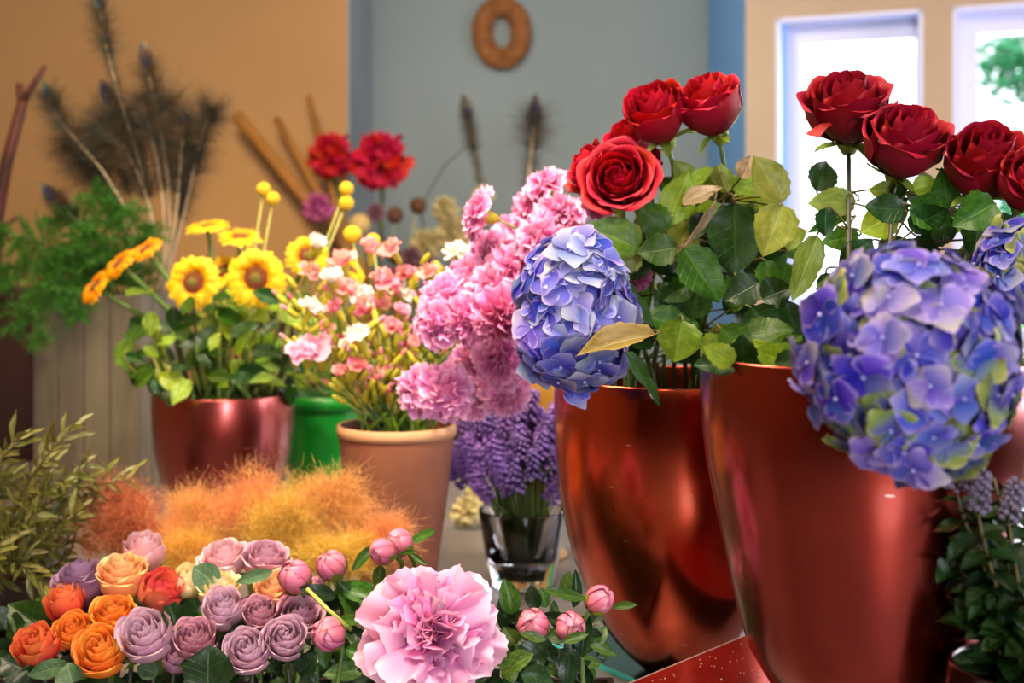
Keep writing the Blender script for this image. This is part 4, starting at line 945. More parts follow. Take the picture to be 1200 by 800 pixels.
def sunflower(label, px, py, r, Y, d, base, mat='sunflower_ray', nl=2, rays=22, roll=0):
    base = Vector(base); t = thing('sunflower', label, 'sunflower', base); d = Vector(d).normalized(); s = pxs(r, Y)
    o = at(px, py, Y); rr = random.Random(int(px*3+py)); t['group'] = 'sunflowers among the pots'
    h = put('seed_head', DISC, M['sun_ring'], t, TRS(o-base, orient(d, roll), s))
    put('eye', EYE_, M['sun_eye'], h)
    put('calyx', SBACK, M['calyx_d'], h)
    for ring, (r0, L, tilt, off) in enumerate(((.36, .66, -.02, 0), (.34, .60, .22, .5))):
        for k in range(rays):
            a = 2*PI*(k+off)/rays+rr.uniform(-.07, .07)
            put('petal', RAY[k % 3], M[mat], h, Matrix.Rotation(a, 4, 'Z') @ Matrix.Translation((0, r0, .0)) @ Matrix.Rotation(tilt+rr.uniform(-.14, .2), 4, 'X') @ Matrix.Diagonal((rr.uniform(.95, 1.3), L*rr.uniform(.88, 1.08), 1, 1)))
    pts = arc_pts(base, o-d*s*.3, d, 10, .28); stem_part(t, pts, .0052, M['stem_green'], r1=.004, sides=8)
    for k in range(nl):
        f = rr.uniform(.45, .85); p = near(pts, f); a = rr.uniform(-2.6, -.4)
        dd = Vector((math.cos(a)*1.0, math.sin(a)*.7, rr.uniform(-.25, .5))).normalized(); L = rr.uniform(.05, .085)
        leaf_part(t, p+dd*.012, p+dd*(L+.012), (0, -.5, 1), L*.62, M[rr.choice(['leaf_sun', 'leaf_rose', 'leaf_bright', 'leaf_sun'])], LEAF[k % 4])
        stem_part(t, [p, p+dd*.014], .0015, M['stem_green'], 'leaf_stalk', 5)
    return t
VSc = VS.location
def vsb(dx, dy): return (VSc.x+dx, VSc.y+dy, .99)
SF = [('open sunflower facing the viewer, left one of the front pair', 227, 331, 33, 1.93, (-.12, -.97, .15), 'sunflower_ray', 3),
      ('open sunflower facing the viewer, right one of the front pair', 300, 326, 36, 1.90, (.12, -.97, .12), 'sunflower_ray', 3),
      ('lowest leftmost sunflower seen edge-on', 112, 336, 24, 1.98, (-.62, -.56, .55), 'sunflower_side', 2),
      ('edge-on sunflower second from the left over the planter', 140, 309, 23, 1.97, (-.55, -.52, .65), 'sunflower_side', 2),
      ('edge-on sunflower third from the left over the planter', 171, 292, 21, 1.99, (-.4, -.5, .76), 'sunflower_side', 2),
      ('upturned sunflower behind and above the left front one', 243, 266, 26, 2.08, (-.12, -.25, .95), 'sunflower_ray', 1),
      ('upturned sunflower behind and above the right front one', 281, 278, 26, 2.06, (.1, -.35, .9), 'sunflower_ray', 1),
      ('sunflower peeping between the front pair', 262, 318, 22, 2.08, (0, -.8, .5), 'sunflower_ray', 1),
      ('sunflower half hidden behind pale spray carnations', 360, 300, 26, 1.98, (.15, -.9, .35), 'sunflower_ray', 1)]
for k, (lb, px, py, r, Y, d, mt, nl) in enumerate(SF):
    rr = random.Random(50+k); sunflower(lb, px, py, r, Y, d, vsb(rr.uniform(-.06, .06), rr.uniform(-.05, .05)), mt, nl)
sunflower('edge-on sunflower deep inside the spray carnations', 411, 316, 22, 1.86, (.6, -.3, .7), vt(-.02, .03), 'sunflower_ray', 0)
# leafy stems that fill the pot of sunflowers
rnd = random.Random(77); SFT = [o for o in sc.objects if o.name.startswith('sunflower') and o.parent is None and o.type == 'EMPTY']
for k in range(105):
    t = SFT[k % 9]; px = rnd.uniform(145, 350); py = rnd.uniform(345, 455); Y = rnd.uniform(1.86, 2.06)
    a = rnd.uniform(-.6, 3.7); L = rnd.uniform(22, 44)
    if px < 180 and py > 430: continue
    B = at(px, py, Y); T_ = at(px+math.cos(a)*L, py+math.sin(a)*L*.8, Y+rnd.uniform(-.03, .02))
    leaf_part(t, B, T_, (rnd.uniform(-.4, .4), -.8, .6), pxs(L*.55, Y), M[rnd.choice(['leaf_sun', 'leaf_rose', 'leaf_sun', 'leaf_bright', 'leaf_rose_d', 'leaf_rose_d'])])
    stem_part(t, bez(at(262+(px-262)*.7, 462, 2.0), at(262+(px-262)*.8, 440, 2.0), B+Vector((0, 0, -.02)), B, 5), .0022, M[rnd.choice(['stem_green', 'stem_yellow', 'stem_dark'])], 'leaf_stalk', 5)
# craspedia
def billy(label, px, py, r, Y, base, cat='flower', mat='yellow_ball'):
    base = Vector(base); t = thing('billy_button', label, cat, base); o = at(px, py, Y)
    put('flower_head', lathe_me('flower_head', [(math.sin(PI*i/10)*1.0+.0001, -math.cos(PI*i/10)) for i in range(11)], 20, wob=.04), M[mat], t, TRS(o-base, Matrix.Identity(4), pxs(r, Y)))
    stem_part(t, [base, base.lerp(o, .5)+Vector((.004, 0, .0)), o], .0016, M['stem_yellow'])
for lb, px, py, r, b in (('left yellow ball flower of the pair above the sunflowers', 309, 222, 8.5, (-.0, .02)), ('right yellow ball flower of the pair above the sunflowers', 320, 233, 8.5, (.01, .02)),
                         ('upper yellow ball flower of the pair right of the sunflowers', 406, 221, 8.5, (.05, .03)), ('lower yellow ball flower of the pair right of the sunflowers', 406, 238, 9, (.055, .03))):
    billy(lb, px, py, r, 2.0, vsb(*b))
billy('yellow ball flower just above the pink tipped spray carnations, left one', 413, 275, 11, 1.9, vt(-.03, .04)); billy('yellow ball flower just above the pink tipped spray carnations, right one', 437, 282, 9, 1.9, vt(-.01, .04))
# greenery in the green bucket
t = thing('potted_greenery', 'bright yellow-green leafy plant in the green plastic bucket', 'plant', (VG.location.x, VG.location.y, 1.0)); rnd = random.Random(9)
for k in range(34):
    px = rnd.uniform(330, 425); py = rnd.uniform(395, 468); Y = rnd.uniform(2.18, 2.3); a = rnd.uniform(3.3, 6.1); L = rnd.uniform(22, 40)
    B = at(px, py, Y); leaf_part(t, B, at(px+math.cos(a)*L, py+math.sin(a)*L, Y-.02), (0, -1, .5), pxs(L*.5, Y), M[rnd.choice(['leaf_bright', 'leaf_sun'])])
    stem_part(t, [t.location+Vector((0, 0, -.06)), B], .0015, M['stem_green'], 'stem', 5)

# ================================================================== LAVENDER
def lav_spike(seed):
    rnd = random.Random(seed); V = []; Q = []; P = []
    for k in range(46):
        z = k/46*1.0; z = z*.92+.08*(z > .3); r = .16*(1-.45*z)
        a = k*2.39996; c = Vector((math.cos(a)*r, math.sin(a)*r, z)); up = Vector((math.cos(a)*.8, math.sin(a)*.8, .9)).normalized()
        side = up.cross(Vector((0, 0, 1))).normalized(); n = side.cross(up); L = .13; wd = .045
        i0 = len(V)
        for q in range(4):
            an = q*PI/2; V.append(c+side*math.cos(an)*wd+n*math.sin(an)*wd); P.append((.2, 0, 0))
        for q in range(4):
            an = q*PI/2; V.append(c+up*L+side*math.cos(an)*wd*1.5*rnd.uniform(.6, 1.5)+n*math.sin(an)*wd*1.5*rnd.uniform(.6, 1.5)); P.append((1, 0, 0))
        for q in range(4): Q.append((i0+q, i0+(q+1) % 4, i0+4+(q+1) % 4, i0+4+q))
        Q.append((i0+4, i0+5, i0+6, i0+7))
    return mesh_new('flower_spike', V, Q, P, False)
LAV = [lav_spike(i) for i in range(4)]
rnd = random.Random(21); base0 = TUM.location
n_l = 110
for k in range(n_l):
    f = (k+.5)/n_l; rr_ = math.sqrt(f); a = k*2.39996
    ax = math.cos(a)*rr_; ay = math.sin(a)*rr_
    hz = .945+.06*(1-rr_**2)+rnd.uniform(-.045, .016)
    if ay < -.3: hz -= .012*rr_
    tip = Vector((base0.x-.012+ax*.074, base0.y+ay*.06, hz-.018)); b = Vector((base0.x+math.cos(a)*rr_*.022, base0.y+math.sin(a)*rr_*.022, TZ+.016))
    where = 'at the front' if ay < -.35 else ('at the back' if ay > .45 else ('on the left side' if ax < -.25 else ('on the right side' if ax > .25 else 'in the middle')))
    t = thing('lavender_sprig', 'purple lavender sprig %s of the bunch in the glass tumbler' % where, 'lavender', b, 'lavender sprigs %s of the tumbler bunch' % where)
    mid = Vector((base0.x+math.cos(a)*rr_*.042, base0.y+math.sin(a)*rr_*.042, TZ+.11)); d = (tip-mid).normalized()
    stem_part(t, [b, mid, tip], .0012, M['stem_green'], sides=4)
    L = rnd.uniform(.04, .056); put('flower_spike', LAV[k % 4], M['lavender'], t, TRS(tip-b, orient(d+Vector((rnd.uniform(-.2, .2), rnd.uniform(-.2, .2), 0)), rnd.uniform(0, 6)), L))
M['dried_white'] = plain('dried_white', hexc('d8c8a8'), .8, col2=hexc('e8e0cc'), scale=60, bump=.6)

# ================================================================== FINE FOLIAGE: smoke bush, ferns, feathers
def ribbons(name, P0, D, L, w, bend=.25, seed=0, seg=2):
    """many thin ribbons starting at P0 (N,3) along D (N,3), lengths L (N)"""
    rs = np.random.RandomState(seed); n = len(P0)
    D = D/np.linalg.norm(D, axis=1, keepdims=True); rv = rs.normal(size=(n, 3)); S = np.cross(D, rv); S /= np.linalg.norm(S, axis=1, keepdims=True)
    B = np.cross(D, S)
    V = np.zeros((n, (seg+1)*2, 3), np.float32); P = np.zeros((n, (seg+1)*2, 3), np.float32)
    for i in range(seg+1):
        t = i/seg; c = P0+D*(L*t)[:, None]+B*(L*bend*t*t)[:, None]; ww = w*(1-.7*t)
        V[:, 2*i] = c-S*ww; V[:, 2*i+1] = c+S*ww; P[:, 2*i, 0] = t; P[:, 2*i+1, 0] = t
    q = np.array([[2*i, 2*i+1, 2*i+3, 2*i+2] for i in range(seg)])
    Q = (np.arange(n)[:, None, None]*(seg+1)*2+q[None]).reshape(-1, 4)
    return mesh_np(name, V.reshape(-1, 3), Q, P.reshape(-1, 3))
def smoke(label, px, py, rx, ry, Y, mat, seed, n=5200):
    n = int(n*1.8); rs = np.random.RandomState(seed); c = at(px, py, Y); base = Vector((c.x+rs.uniform(-.02, .02), Y+.03, TZ+.001))
    t = thing('smoke_bush_plume', label, 'plant', base); rxm = pxs(rx, Y); rym = pxs(ry, Y)
    # branching twigs
    tips = []; mb = MB()
    for k in range(26):
        v = Vector(rs.normal(size=3)).normalized(); e = Vector((v.x*rxm*.8, v.y*rxm*.5, v.z*rym*.85))*rs.uniform(.7, 1.15)+(c-base)
        mid = (c-base)*.75+Vector((v.x*rxm*.2, v.y*rxm*.1, 0)); mb.tube([(0, 0, 0), mid, e], [.0018, .001, .0005], 4); tips.append(e)
    put('twigs', mb.mesh('twigs'), M['stem_yellow'], t)
    tips = np.array([tuple(x) for x in tips]); cc = np.array(tuple(c-base))
    pick = tips[rs.randint(0, len(tips), n)]; tt = rs.uniform(.25, 1.0, n)[:, None]
    P0 = cc+(pick-cc)*tt+rs.normal(size=(n, 3))*np.array([rxm*.17, rxm*.12, rym*.17])
    out = (P0-cc); D = rs.normal(size=(n, 3))+out/np.array([rxm, rxm, rym])*1.1
    o = put('fuzz', ribbons('fuzz', P0, D, rs.uniform(.005, .017, n)*(1+1.1*(rs.uniform(size=n) > .9)), .00024, .5, seed), M[mat], t); o['kind'] = 'stuff'
    # tiny seeds
    return t
smoke('rusty orange fuzzy smoke bush plume at the far left of the fuzz', 140, 612, 62, 52, 1.52, 'rust_fuzz', 1, 6500)
smoke('orange fuzzy smoke bush plume with the highest tip', 293, 592, 56, 50, 1.56, 'orange_fuzz', 2)
smoke('orange smoke bush plume left of the highest one', 226, 612, 52, 42, 1.54, 'orange_fuzz', 3)
smoke('golden smoke bush plume at the middle of the fuzz', 330, 622, 58, 44, 1.5, 'gold_fuzz', 4, 6000)
smoke('golden orange smoke bush plume in the gap right of the highest one', 348, 604, 48, 44, 1.55, 'gold_fuzz', 9)
smoke('orange smoke bush plume in front of the terracotta pot', 386, 594, 52, 44, 1.53, 'orange_fuzz', 5)
smoke('sparse smoke bush plume at the right end, over the peony buds', 440, 632, 52, 34, 1.5, 'orange_fuzz', 6, 3800)
smoke('golden green smoke bush plume behind the pale roses', 222, 650, 60, 30, 1.48, 'gold_fuzz', 7, 5200)
smoke('golden smoke bush plume behind the peony buds', 395, 648, 56, 28, 1.47, 'gold_fuzz', 8, 4600)

def frond(label, base, tip, bow, seed, mat='fern', wid=.07, n=16, dens=26, nl=.012, thick=.0006, kind='asparagus_fern_frond', cat='fern', grp=None):
    base = Vector(base); tip = Vector(tip); t = thing(kind, label, cat, base, grp); rs = random.Random(seed)
    pts = bez((0, 0, 0), Vector((0, 0, (tip-base).length*.5)), (tip-base)+Vector(bow), tip-base, 14)
    stem_part(t, [p+base for p in pts], .0014, M['stem_green'], 'stem', 5, r1=.0005)
    P0 = []; D = []; L = []; mb = MB()
    for k in range(n):
        f = .3+.68*k/n; i = f*13; p = Vector(pts[int(i)]).lerp(Vector(pts[min(13, int(i)+1)]), i-int(i)); ax = (Vector(pts[min(13, int(i)+1)])-Vector(pts[int(i)])).normalized()
        a = rs.uniform(0, 6.28); s = ax.orthogonal().normalized(); s = Quaternion(ax, a) @ s
        d = (s+ax*.6).normalized(); bl = wid*(1-.75*(f-.3)/.7)*rs.uniform(.7, 1.1)
        for j in range(dens):
            q = p+d*bl*(j/dens); P0.append(q+Vector((0, 0, -.01*(j/dens)**2))); v = Vector((rs.gauss(0, 1), rs.gauss(0, 1), rs.gauss(0, 1))).normalized(); D.append(v+d*.9); L.append(nl*rs.uniform(.6, 1.2))
        for j in range(8): P0.append(p+d*bl*(j/8)); D.append(d); L.append(bl/7)
    o = put('needles', ribbons('needles', np.array([tuple(p) for p in P0]), np.array([tuple(p) for p in D]), np.array(L), thick, .1, seed), M[mat], t); o['kind'] = 'stuff'
    return t
pb = Vector((PW.location.x, PW.location.y, TZ+hW-.05))
FR = [((60, 262), 'near the dark bird-like feather'), ((30, 300), 'arching to the left edge'), ((5, 330), 'reaching the left edge lowest'), ((95, 285), 'right of centre'), ((140, 250), 'behind the side-on sunflowers'),
      ((120, 320), 'low in front of the planter'), ((50, 345), 'hanging over the planter front'), ((75, 300), 'upright in the middle'), ((15, 390), 'drooping lowest over the dark cabinet'), ((165, 285), 'farthest right over the planter'),
      ((40, 405), 'drooping over the planter corner'), ((0, 285), 'thin and highest at the left edge'), ((110, 235), 'tallest green one below the feathers'), ((90, 375), 'hanging short over the planter'), ((150, 330), 'low behind the sunflower leaves')]
for k, ((px, py), w_) in enumerate(FR):
    rr = random.Random(k+5); Yk = rr.uniform(2.25, 2.5); tip = at(px, py, Yk)
    if py > 370: Yk = 2.28; tip = at(px, py, Yk)
    frond('feathery green asparagus fern frond '+w_, pb+Vector((rr.uniform(-.06, .06), rr.uniform(-.06, .06), 0)), tip, (rr.uniform(-.03, .03), -.02, .10 if py > 340 else .05), k, wid=.095, n=32, dens=38, nl=.017, thick=.0010)
# peacock feathers
def feather(label, pts_px, Y, eye=True, er=.012, seed=0, stem='stem_pale', barb=.05, dark='feather_green', sr=.0026, kind='peacock_feather', base=None):
    pts = [Vector(base)] if base is not None else []
    pts += [at(x, y, Y) for x, y in pts_px]
    P = [p for a, b in zip(pts, pts[1:]) for p in (a, a.lerp(b, .5))]+[pts[-1]]
    for _ in range(2): P = [P[0]]+[(P[i-1]+P[i]*2+P[i+1])/4 for i in range(1, len(P)-1)]+[P[-1]]
    t = thing(kind, label, 'feather', P[0]); stem_part(t, P, sr, M[stem], 'shaft', 6, r1=sr*.35)
    rs = random.Random(seed); P0 = []; D = []; L = []
    n = len(P); up = (P[-1]-P[-3]).normalized()
    for k in range(1500):
        f = rs.uniform(.35, 1.0)**.6; i = f*(n-1); p = P[int(i)].lerp(P[min(n-1, int(i)+1)], i-int(i)); ax = (P[min(n-1, int(i)+1)]-P[max(0, int(i)-1)]).normalized()
        s = ax.cross(Vector((0, 1, 0))).normalized()*rs.choice((-1, 1))
        P0.append(tuple(p-P[0])); D.append(tuple(s*rs.uniform(.2, 1.3)+ax*rs.uniform(-.1, 1.8)+Vector((rs.uniform(-.6, .6), rs.uniform(-.4, .4), rs.uniform(-.6, .5))))); L.append(barb*rs.uniform(.4, 1)*(1 if f > .75 else .55))
    o = put('barbs', ribbons('barbs', np.array(P0), np.array(D), np.array(L), .0005, .45, seed), M['feather'], t); o['kind'] = 'stuff'
    if eye:
        tip = P[-1]; fr = frame_yz(tip-up*er*1.2-P[0], tip+up*er*2.6-P[0], (.3, -1, .1), er*1.5)
        e = put('eye_rim', LEAF_R[0], M['feather'], t, fr)
        fr2 = frame_yz(tip-up*er*.8-P[0]+Vector((0, -.002, 0)), tip+up*er*1.9-P[0]+Vector((0, -.002, 0)), (.3, -1, .1), er*1.2)
        put('eye_ring', LEAF_R[0], M[dark], t, fr2)
        fr3 = frame_yz(tip-up*er*.5-P[0]+Vector((0, -.004, 0)), tip+up*er*1.1-P[0]+Vector((0, -.004, 0)), (.3, -1, .1), er*.8)
        put('eye_spot', LEAF_R[1], M['feather_blue'], t, fr3)
    return t
fb = lambda dx: pb+Vector((.06+dx, .02, 0))
feather('peacock feather whose tip reaches the top edge of the picture', [(185, 250), (150, 150), (124, 60), (116, 2)], 2.45, True, .018, 1, base=fb(0))
feather('dark curved peacock feather with a brown tip, right of the tallest', [(208, 260), (188, 150), (172, 75)], 2.45, True, .02, 2, dark='feather_bronze', base=fb(.01))
feather('peacock feather with bright turquoise tip bending to the left', [(170, 280), (120, 190), (70, 150), (58, 112)], 2.42, True, .014, 3, base=fb(-.01))
feather('dark peacock feather in the middle of the bunch', [(180, 270), (150, 170), (128, 118)], 2.5, True, .02, 4, dark='feather_blue', base=fb(.0))
feather('pale shafted feather leaning right, with a brown round tip', [(205, 280), (212, 190), (216, 140)], 2.44, True, .012, 5, dark='feather_bronze', base=fb(.02))
feather('pale bare feather shaft left of the tallest pair', [(195, 290), (160, 190), (125, 140)], 2.43, False, .01, 6, stem='stem_pale', barb=.07, base=fb(.0))
feather('thick pale feather shaft at the middle of the bunch', [(200, 290), (185, 180), (165, 115)], 2.42, False, .01, 7, barb=.06, base=fb(.01))
feather('small dark feather bending down at the left over the ferns', [(120, 300), (85, 250), (64, 232)], 2.4, True, .018, 8, dark='feather_blue', barb=.035, base=fb(-.06))
feather('wispy grey-green feather spreading to the right', [(215, 260), (235, 160), (246, 130)], 2.5, False, .01, 9, barb=.07, base=fb(.02))
feather('wispy feather low at the left of the bunch', [(160, 270), (110, 185), (82, 165)], 2.5, False, .01, 10, barb=.08, base=fb(-.02))
for k, (w_, q) in enumerate([('dense dark green plume at the heart of the bunch', [(185, 280), (170, 200), (150, 140)]), ('dark blue-green plume left of the heart of the bunch', [(170, 280), (140, 190), (118, 150)]), ('olive green plume right of the pale shafts', [(200, 280), (200, 190), (196, 118)]), ('low brown and green plume above the fern', [(160, 290), (130, 230), (100, 190)]), ('brownish plume directly behind the sunflowers', [(205, 290), (215, 230), (222, 170)])]):
    feather(w_, q, 2.47+.01*k, False, .01, 40+k, stem='stem_dark', barb=.085, base=fb(-.01+.005*k), kind='feather_plume')
# reddish branch at the left edge
t = thing('forked_branch', 'dark reddish forked branch at the left edge', 'branch', at(-12, 420, 2.55))
stem_part(t, [at(-12, 420, 2.55), at(-4, 260, 2.55), at(8, 190, 2.55), at(27, 118, 2.55)], .016, M['bark_red'], 'branch', 8, r1=.011)
stem_part(t, [at(26, 122, 2.55), at(40, 98, 2.55), at(53, 77, 2.55)], .009, M['bark_red'], 'side_twig', 8, r1=.005)
stem_part(t, [at(26, 122, 2.55), at(24, 108, 2.56), at(23, 98, 2.56)], .010, M['bark_red'], 'side_twig', 8, r1=.008)
stem_part(t, [at(-2, 268, 2.55), at(10, 262, 2.55), at(20, 254, 2.55)], .006, M['bark_red'], 'side_twig', 8, r1=.004)
# ================================================================== BACK OF THE ROOM
# wreath on the grey wall
Yw = YB-.03; c = at(588, 38, Yw); t = thing('wreath', 'oval tan straw wreath hanging on the grey-blue wall', 'wreath', c)
rx, rz, rt = pxs(23, Yw), pxs(31, Yw), pxs(11.5, Yw); rnd = random.Random(2)
V = []; F = []; P = []
for i in range(64):
    a = 2*PI*i/64
    for k in range(14):
        b_ = 2*PI*k/14; q = rt*(1+.10*mnoise.noise(Vector((math.cos(a)*3, math.sin(a)*3, k*.7)))+.05*math.sin(a*22+b_*2))
        V.append(((rx+q*math.cos(b_))*math.cos(a), -q*math.sin(b_)*.7, (rz+q*math.cos(b_))*math.sin(a))); P.append((0, 0, 0))
for i in range(64):
    for k in range(14): F.append((i*14+k, ((i+1) % 64)*14+k, ((i+1) % 64)*14+(k+1) % 14, i*14+(k+1) % 14))
put('ring', mesh_new('ring', V, F, P), M['straw'], t)
P0 = []; D = []
for i in range(2600):
    a = rnd.uniform(0, 2*PI); b_ = rnd.uniform(0, 2*PI); q = rt*.95
    P0.append(((rx+q*math.cos(b_))*math.cos(a), -q*math.sin(b_)*.7, (rz+q*math.cos(b_))*math.sin(a))); D.append((-math.sin(a)+rnd.gauss(0, .5), -math.sin(b_)*.4, math.cos(a)+rnd.gauss(0, .5)))
o = put('straw_ends', ribbons('straw', np.array(P0), np.array(D), np.full(len(P0), .02), .001, .2, 3), M['straw'], t); o['kind'] = 'stuff'
# bamboo canes leaning on the back shelf
j2 = BV2.location
def cane(label, px, py, r, kx=.0):
    tip = at(px, py, 3.5); b = Vector((at(kx, 400, 3.46).x, 3.46, .86)); t = thing('bamboo_cane', label, 'cane', b)
    stem_part(t, [b, b.lerp(tip, .5), tip], r, M['bamboo'], 'cane', 10, r1=r*.85)
cane('thick brown bamboo cane leaning left against the tan wall', 277, 134, .022, 540); cane('shorter brown cane right of the thick leaning one', 324, 138, .013, 500); cane('thin brown bulrush nearly upright on the tan wall', 362, 112, .011, 446)
# red dried flower heads
j1 = BV.location
def dried(label, kind, px, py, r, Y, mat, base, d=(0, -.6, .6), n=26, core=None, stem='stem_green', sr=.006, T=None, cat='flower'):
    b = Vector(base); t = thing(kind, label, cat, b); d = Vector(d).normalized(); o = at(px, py, Y)
    bloom(T or CARN[0], t, o-b-d*pxs(r, Y)*.4, d, pxs(r, Y), M[mat], None)
    stem_part(t, arc_pts(b, o-d*pxs(r, Y)*.3, d, 8, .3), sr, M[stem])
BALL = make_carnation('b', 34, 31, thmax=2.4, freq=3, amp=.16, wid=.42, cup=.5, nu=5, nv=9)
dried('blurred red flower head right of its darker twin on the grey wall', 'red_flower', 446, 178, 38, 3.4, 'carn_red', (j1.x+.01, j1.y, .87), T=BALL)
dried('blurred darker red flower head in front of the wall corner', 'red_flower', 388, 174, 30, 3.45, 'carn_red', (j1.x-.02, j1.y, .87), T=BALL)
dried('blurred magenta flower head below the red ones', 'magenta_flower', 372, 238, 19, 3.35, 'magenta_dry', (j1.x-.03, j1.y-.01, .87), T=BALL, sr=.003)
billy('pale beige round seed head right of the magenta flower', 422, 263, 13, 3.3, (j1.x-.01, j1.y-.04, .87), 'flower', 'cream_ball')
for lb, px, py, r in (('brown round pod on a thin stalk against the grey wall', 490, 241, 10), ('small brown pod lower left of the thin-stalked one', 463, 252, 10), ('dark brown pod under the red flower heads', 462, 300, 9)):
    billy(lb, px, py, r, 3.35, (j1.x+.02, j1.y+.02, .87), 'pod', 'brown_pod')
j3 = BV3.location
for lb, px, py, r in (('cream dried flower cluster left of the pink carnations', 500, 282, 22), ('cream dried flower cluster touching the side-on pink carnation', 532, 268, 26), ('higher cream dried flower cluster left of the carnation calyx', 522, 240, 17), ('faint cream cluster over the carnation calyx', 566, 225, 14)):
    dried(lb, 'cream_dried_flower', px, py, r, 3.35, 'cream_dry', (j3.x, j3.y, .87), T=BALL, sr=.003, stem='stem_pale')
for lb, px, py, r in (('mauve dried flower cluster over the spray carnations', 482, 300, 16), ('dark mauve dried cluster right of the first mauve one', 505, 310, 14), ('mauve dried cluster nearest the white spray bloom', 460, 322, 14), ('small mauve cluster under the beige seed head', 440, 246, 12)):
    dried(lb, 'mauve_dried_flower', px, py, r, 3.3, 'mauve_dry', (j3.x-.02, j3.y-.02, .87), T=BALL, sr=.003, stem='stem_dark')
j4 = BV4.location
feather('dark pointed dried feather stalk on the grey wall, left one', [(575, 320), (566, 230), (556, 180), (548, 136)], 3.45, True, .026, 21, dark='feather', stem='stem_red', barb=.045, sr=.006, kind='dried_feather', base=(j4.x, j4.y, .87))
feather('dark tufted dried feather stalk on the grey wall, right one', [(610, 320), (618, 230), (623, 175), (626, 140)], 3.45, True, .030, 22, dark='feather_blue', stem='stem_pale', barb=.09, sr=.009, kind='dried_feather', base=(j4.x+.01, j4.y, .87))
t = thing('thin_curved_stalk', 'thin grey stalk curving across the grey wall', 'stalk', (j3.x+.02, j3.y, .87)); stem_part(t, [t.location, at(492, 245, 3.4), at(520, 195, 3.4), at(550, 168, 3.4)], .0022, M['stem_dark'])
# shaggy dried bits on the table between pot and tumbler
t = thing('dried_flower_head', 'small cream dried flower head on the table beside the tumbler', 'flower', at(548, 606, 2.15)); t.location.z = TZ+.03
bloom(BALL, t, (0, 0, 0), (0, -.3, 1), .032, M['cream_dry']); t = thing('dried_flower_head', 'second cream dried flower head, behind the first by the tumbler', 'flower', at(560, 590, 2.3)); t.location.z = TZ+.03
bloom(BALL, t, (0, 0, 0), (0, -.3, 1), .03, M['cream_dry'])

# ================================================================== FOREGROUND LEFT: roses, peonies
TR = tg.location
def fbase(px, Y):
    x = max(TR.x-.40, min(TR.x+.29, (px-600)/FP*Y)); y = max(TR.y-.07, min(TR.y+.07, Y)); return Vector((x, y, TZ+.024))
FG = []
def frose(label, px, py, r, Y, d, mat, T=1, sq=.85, kind='garden_rose', cal='calyx_d', roll=None, hf=.55):
    b = fbase(px+R_.uniform(-10, 10), Y); t, pts = flower(kind, label, 'rose', None, ROSE[T], px, py, r*1.07, Y, d, M[mat], M[cal], b, M['stem_dark'], .0028, squash=sq, hfrac=hf, k=.25, roll=roll)
    FG.append((t, pts)); return t
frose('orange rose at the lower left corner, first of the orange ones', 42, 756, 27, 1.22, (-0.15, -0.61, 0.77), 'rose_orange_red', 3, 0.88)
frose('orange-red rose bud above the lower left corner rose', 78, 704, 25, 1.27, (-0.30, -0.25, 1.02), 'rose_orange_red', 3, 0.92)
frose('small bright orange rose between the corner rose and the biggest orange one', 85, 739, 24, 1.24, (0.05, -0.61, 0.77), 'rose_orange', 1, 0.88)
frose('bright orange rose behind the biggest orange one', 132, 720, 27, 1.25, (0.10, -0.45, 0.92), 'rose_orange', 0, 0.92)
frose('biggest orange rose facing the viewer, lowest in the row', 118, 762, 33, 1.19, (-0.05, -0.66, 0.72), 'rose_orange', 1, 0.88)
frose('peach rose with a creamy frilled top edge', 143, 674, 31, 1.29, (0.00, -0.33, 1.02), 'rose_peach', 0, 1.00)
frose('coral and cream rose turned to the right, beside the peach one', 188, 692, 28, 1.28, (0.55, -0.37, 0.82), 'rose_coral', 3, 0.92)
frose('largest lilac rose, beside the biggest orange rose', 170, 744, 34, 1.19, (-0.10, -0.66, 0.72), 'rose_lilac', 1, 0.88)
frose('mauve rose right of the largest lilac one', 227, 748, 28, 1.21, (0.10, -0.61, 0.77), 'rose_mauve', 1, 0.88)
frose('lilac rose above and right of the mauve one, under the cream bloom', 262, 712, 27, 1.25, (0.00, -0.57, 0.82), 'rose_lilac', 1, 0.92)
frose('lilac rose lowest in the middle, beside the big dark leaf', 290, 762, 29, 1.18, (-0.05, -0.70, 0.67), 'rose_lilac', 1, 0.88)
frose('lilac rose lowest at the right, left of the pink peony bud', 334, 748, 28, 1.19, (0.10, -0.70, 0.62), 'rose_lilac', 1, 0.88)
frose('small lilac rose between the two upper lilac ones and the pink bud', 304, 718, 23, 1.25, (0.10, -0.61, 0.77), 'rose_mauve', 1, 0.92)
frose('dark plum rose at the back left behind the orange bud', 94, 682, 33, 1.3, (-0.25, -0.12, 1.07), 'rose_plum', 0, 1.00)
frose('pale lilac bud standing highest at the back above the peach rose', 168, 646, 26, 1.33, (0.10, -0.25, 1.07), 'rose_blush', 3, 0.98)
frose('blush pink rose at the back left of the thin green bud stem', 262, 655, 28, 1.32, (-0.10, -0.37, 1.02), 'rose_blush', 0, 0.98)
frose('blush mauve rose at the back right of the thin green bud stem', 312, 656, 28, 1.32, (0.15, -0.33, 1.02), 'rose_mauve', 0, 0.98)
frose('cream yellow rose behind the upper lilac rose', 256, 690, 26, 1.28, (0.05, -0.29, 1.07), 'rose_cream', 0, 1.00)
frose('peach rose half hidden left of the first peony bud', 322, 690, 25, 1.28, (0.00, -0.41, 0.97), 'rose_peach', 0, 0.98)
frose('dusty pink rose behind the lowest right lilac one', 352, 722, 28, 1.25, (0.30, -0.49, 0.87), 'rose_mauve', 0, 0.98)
frose('cream and peach rose turned away right of the coral one', 222, 680, 22, 1.31, (0.40, -0.25, 0.97), 'rose_cream', 3, 0.92)
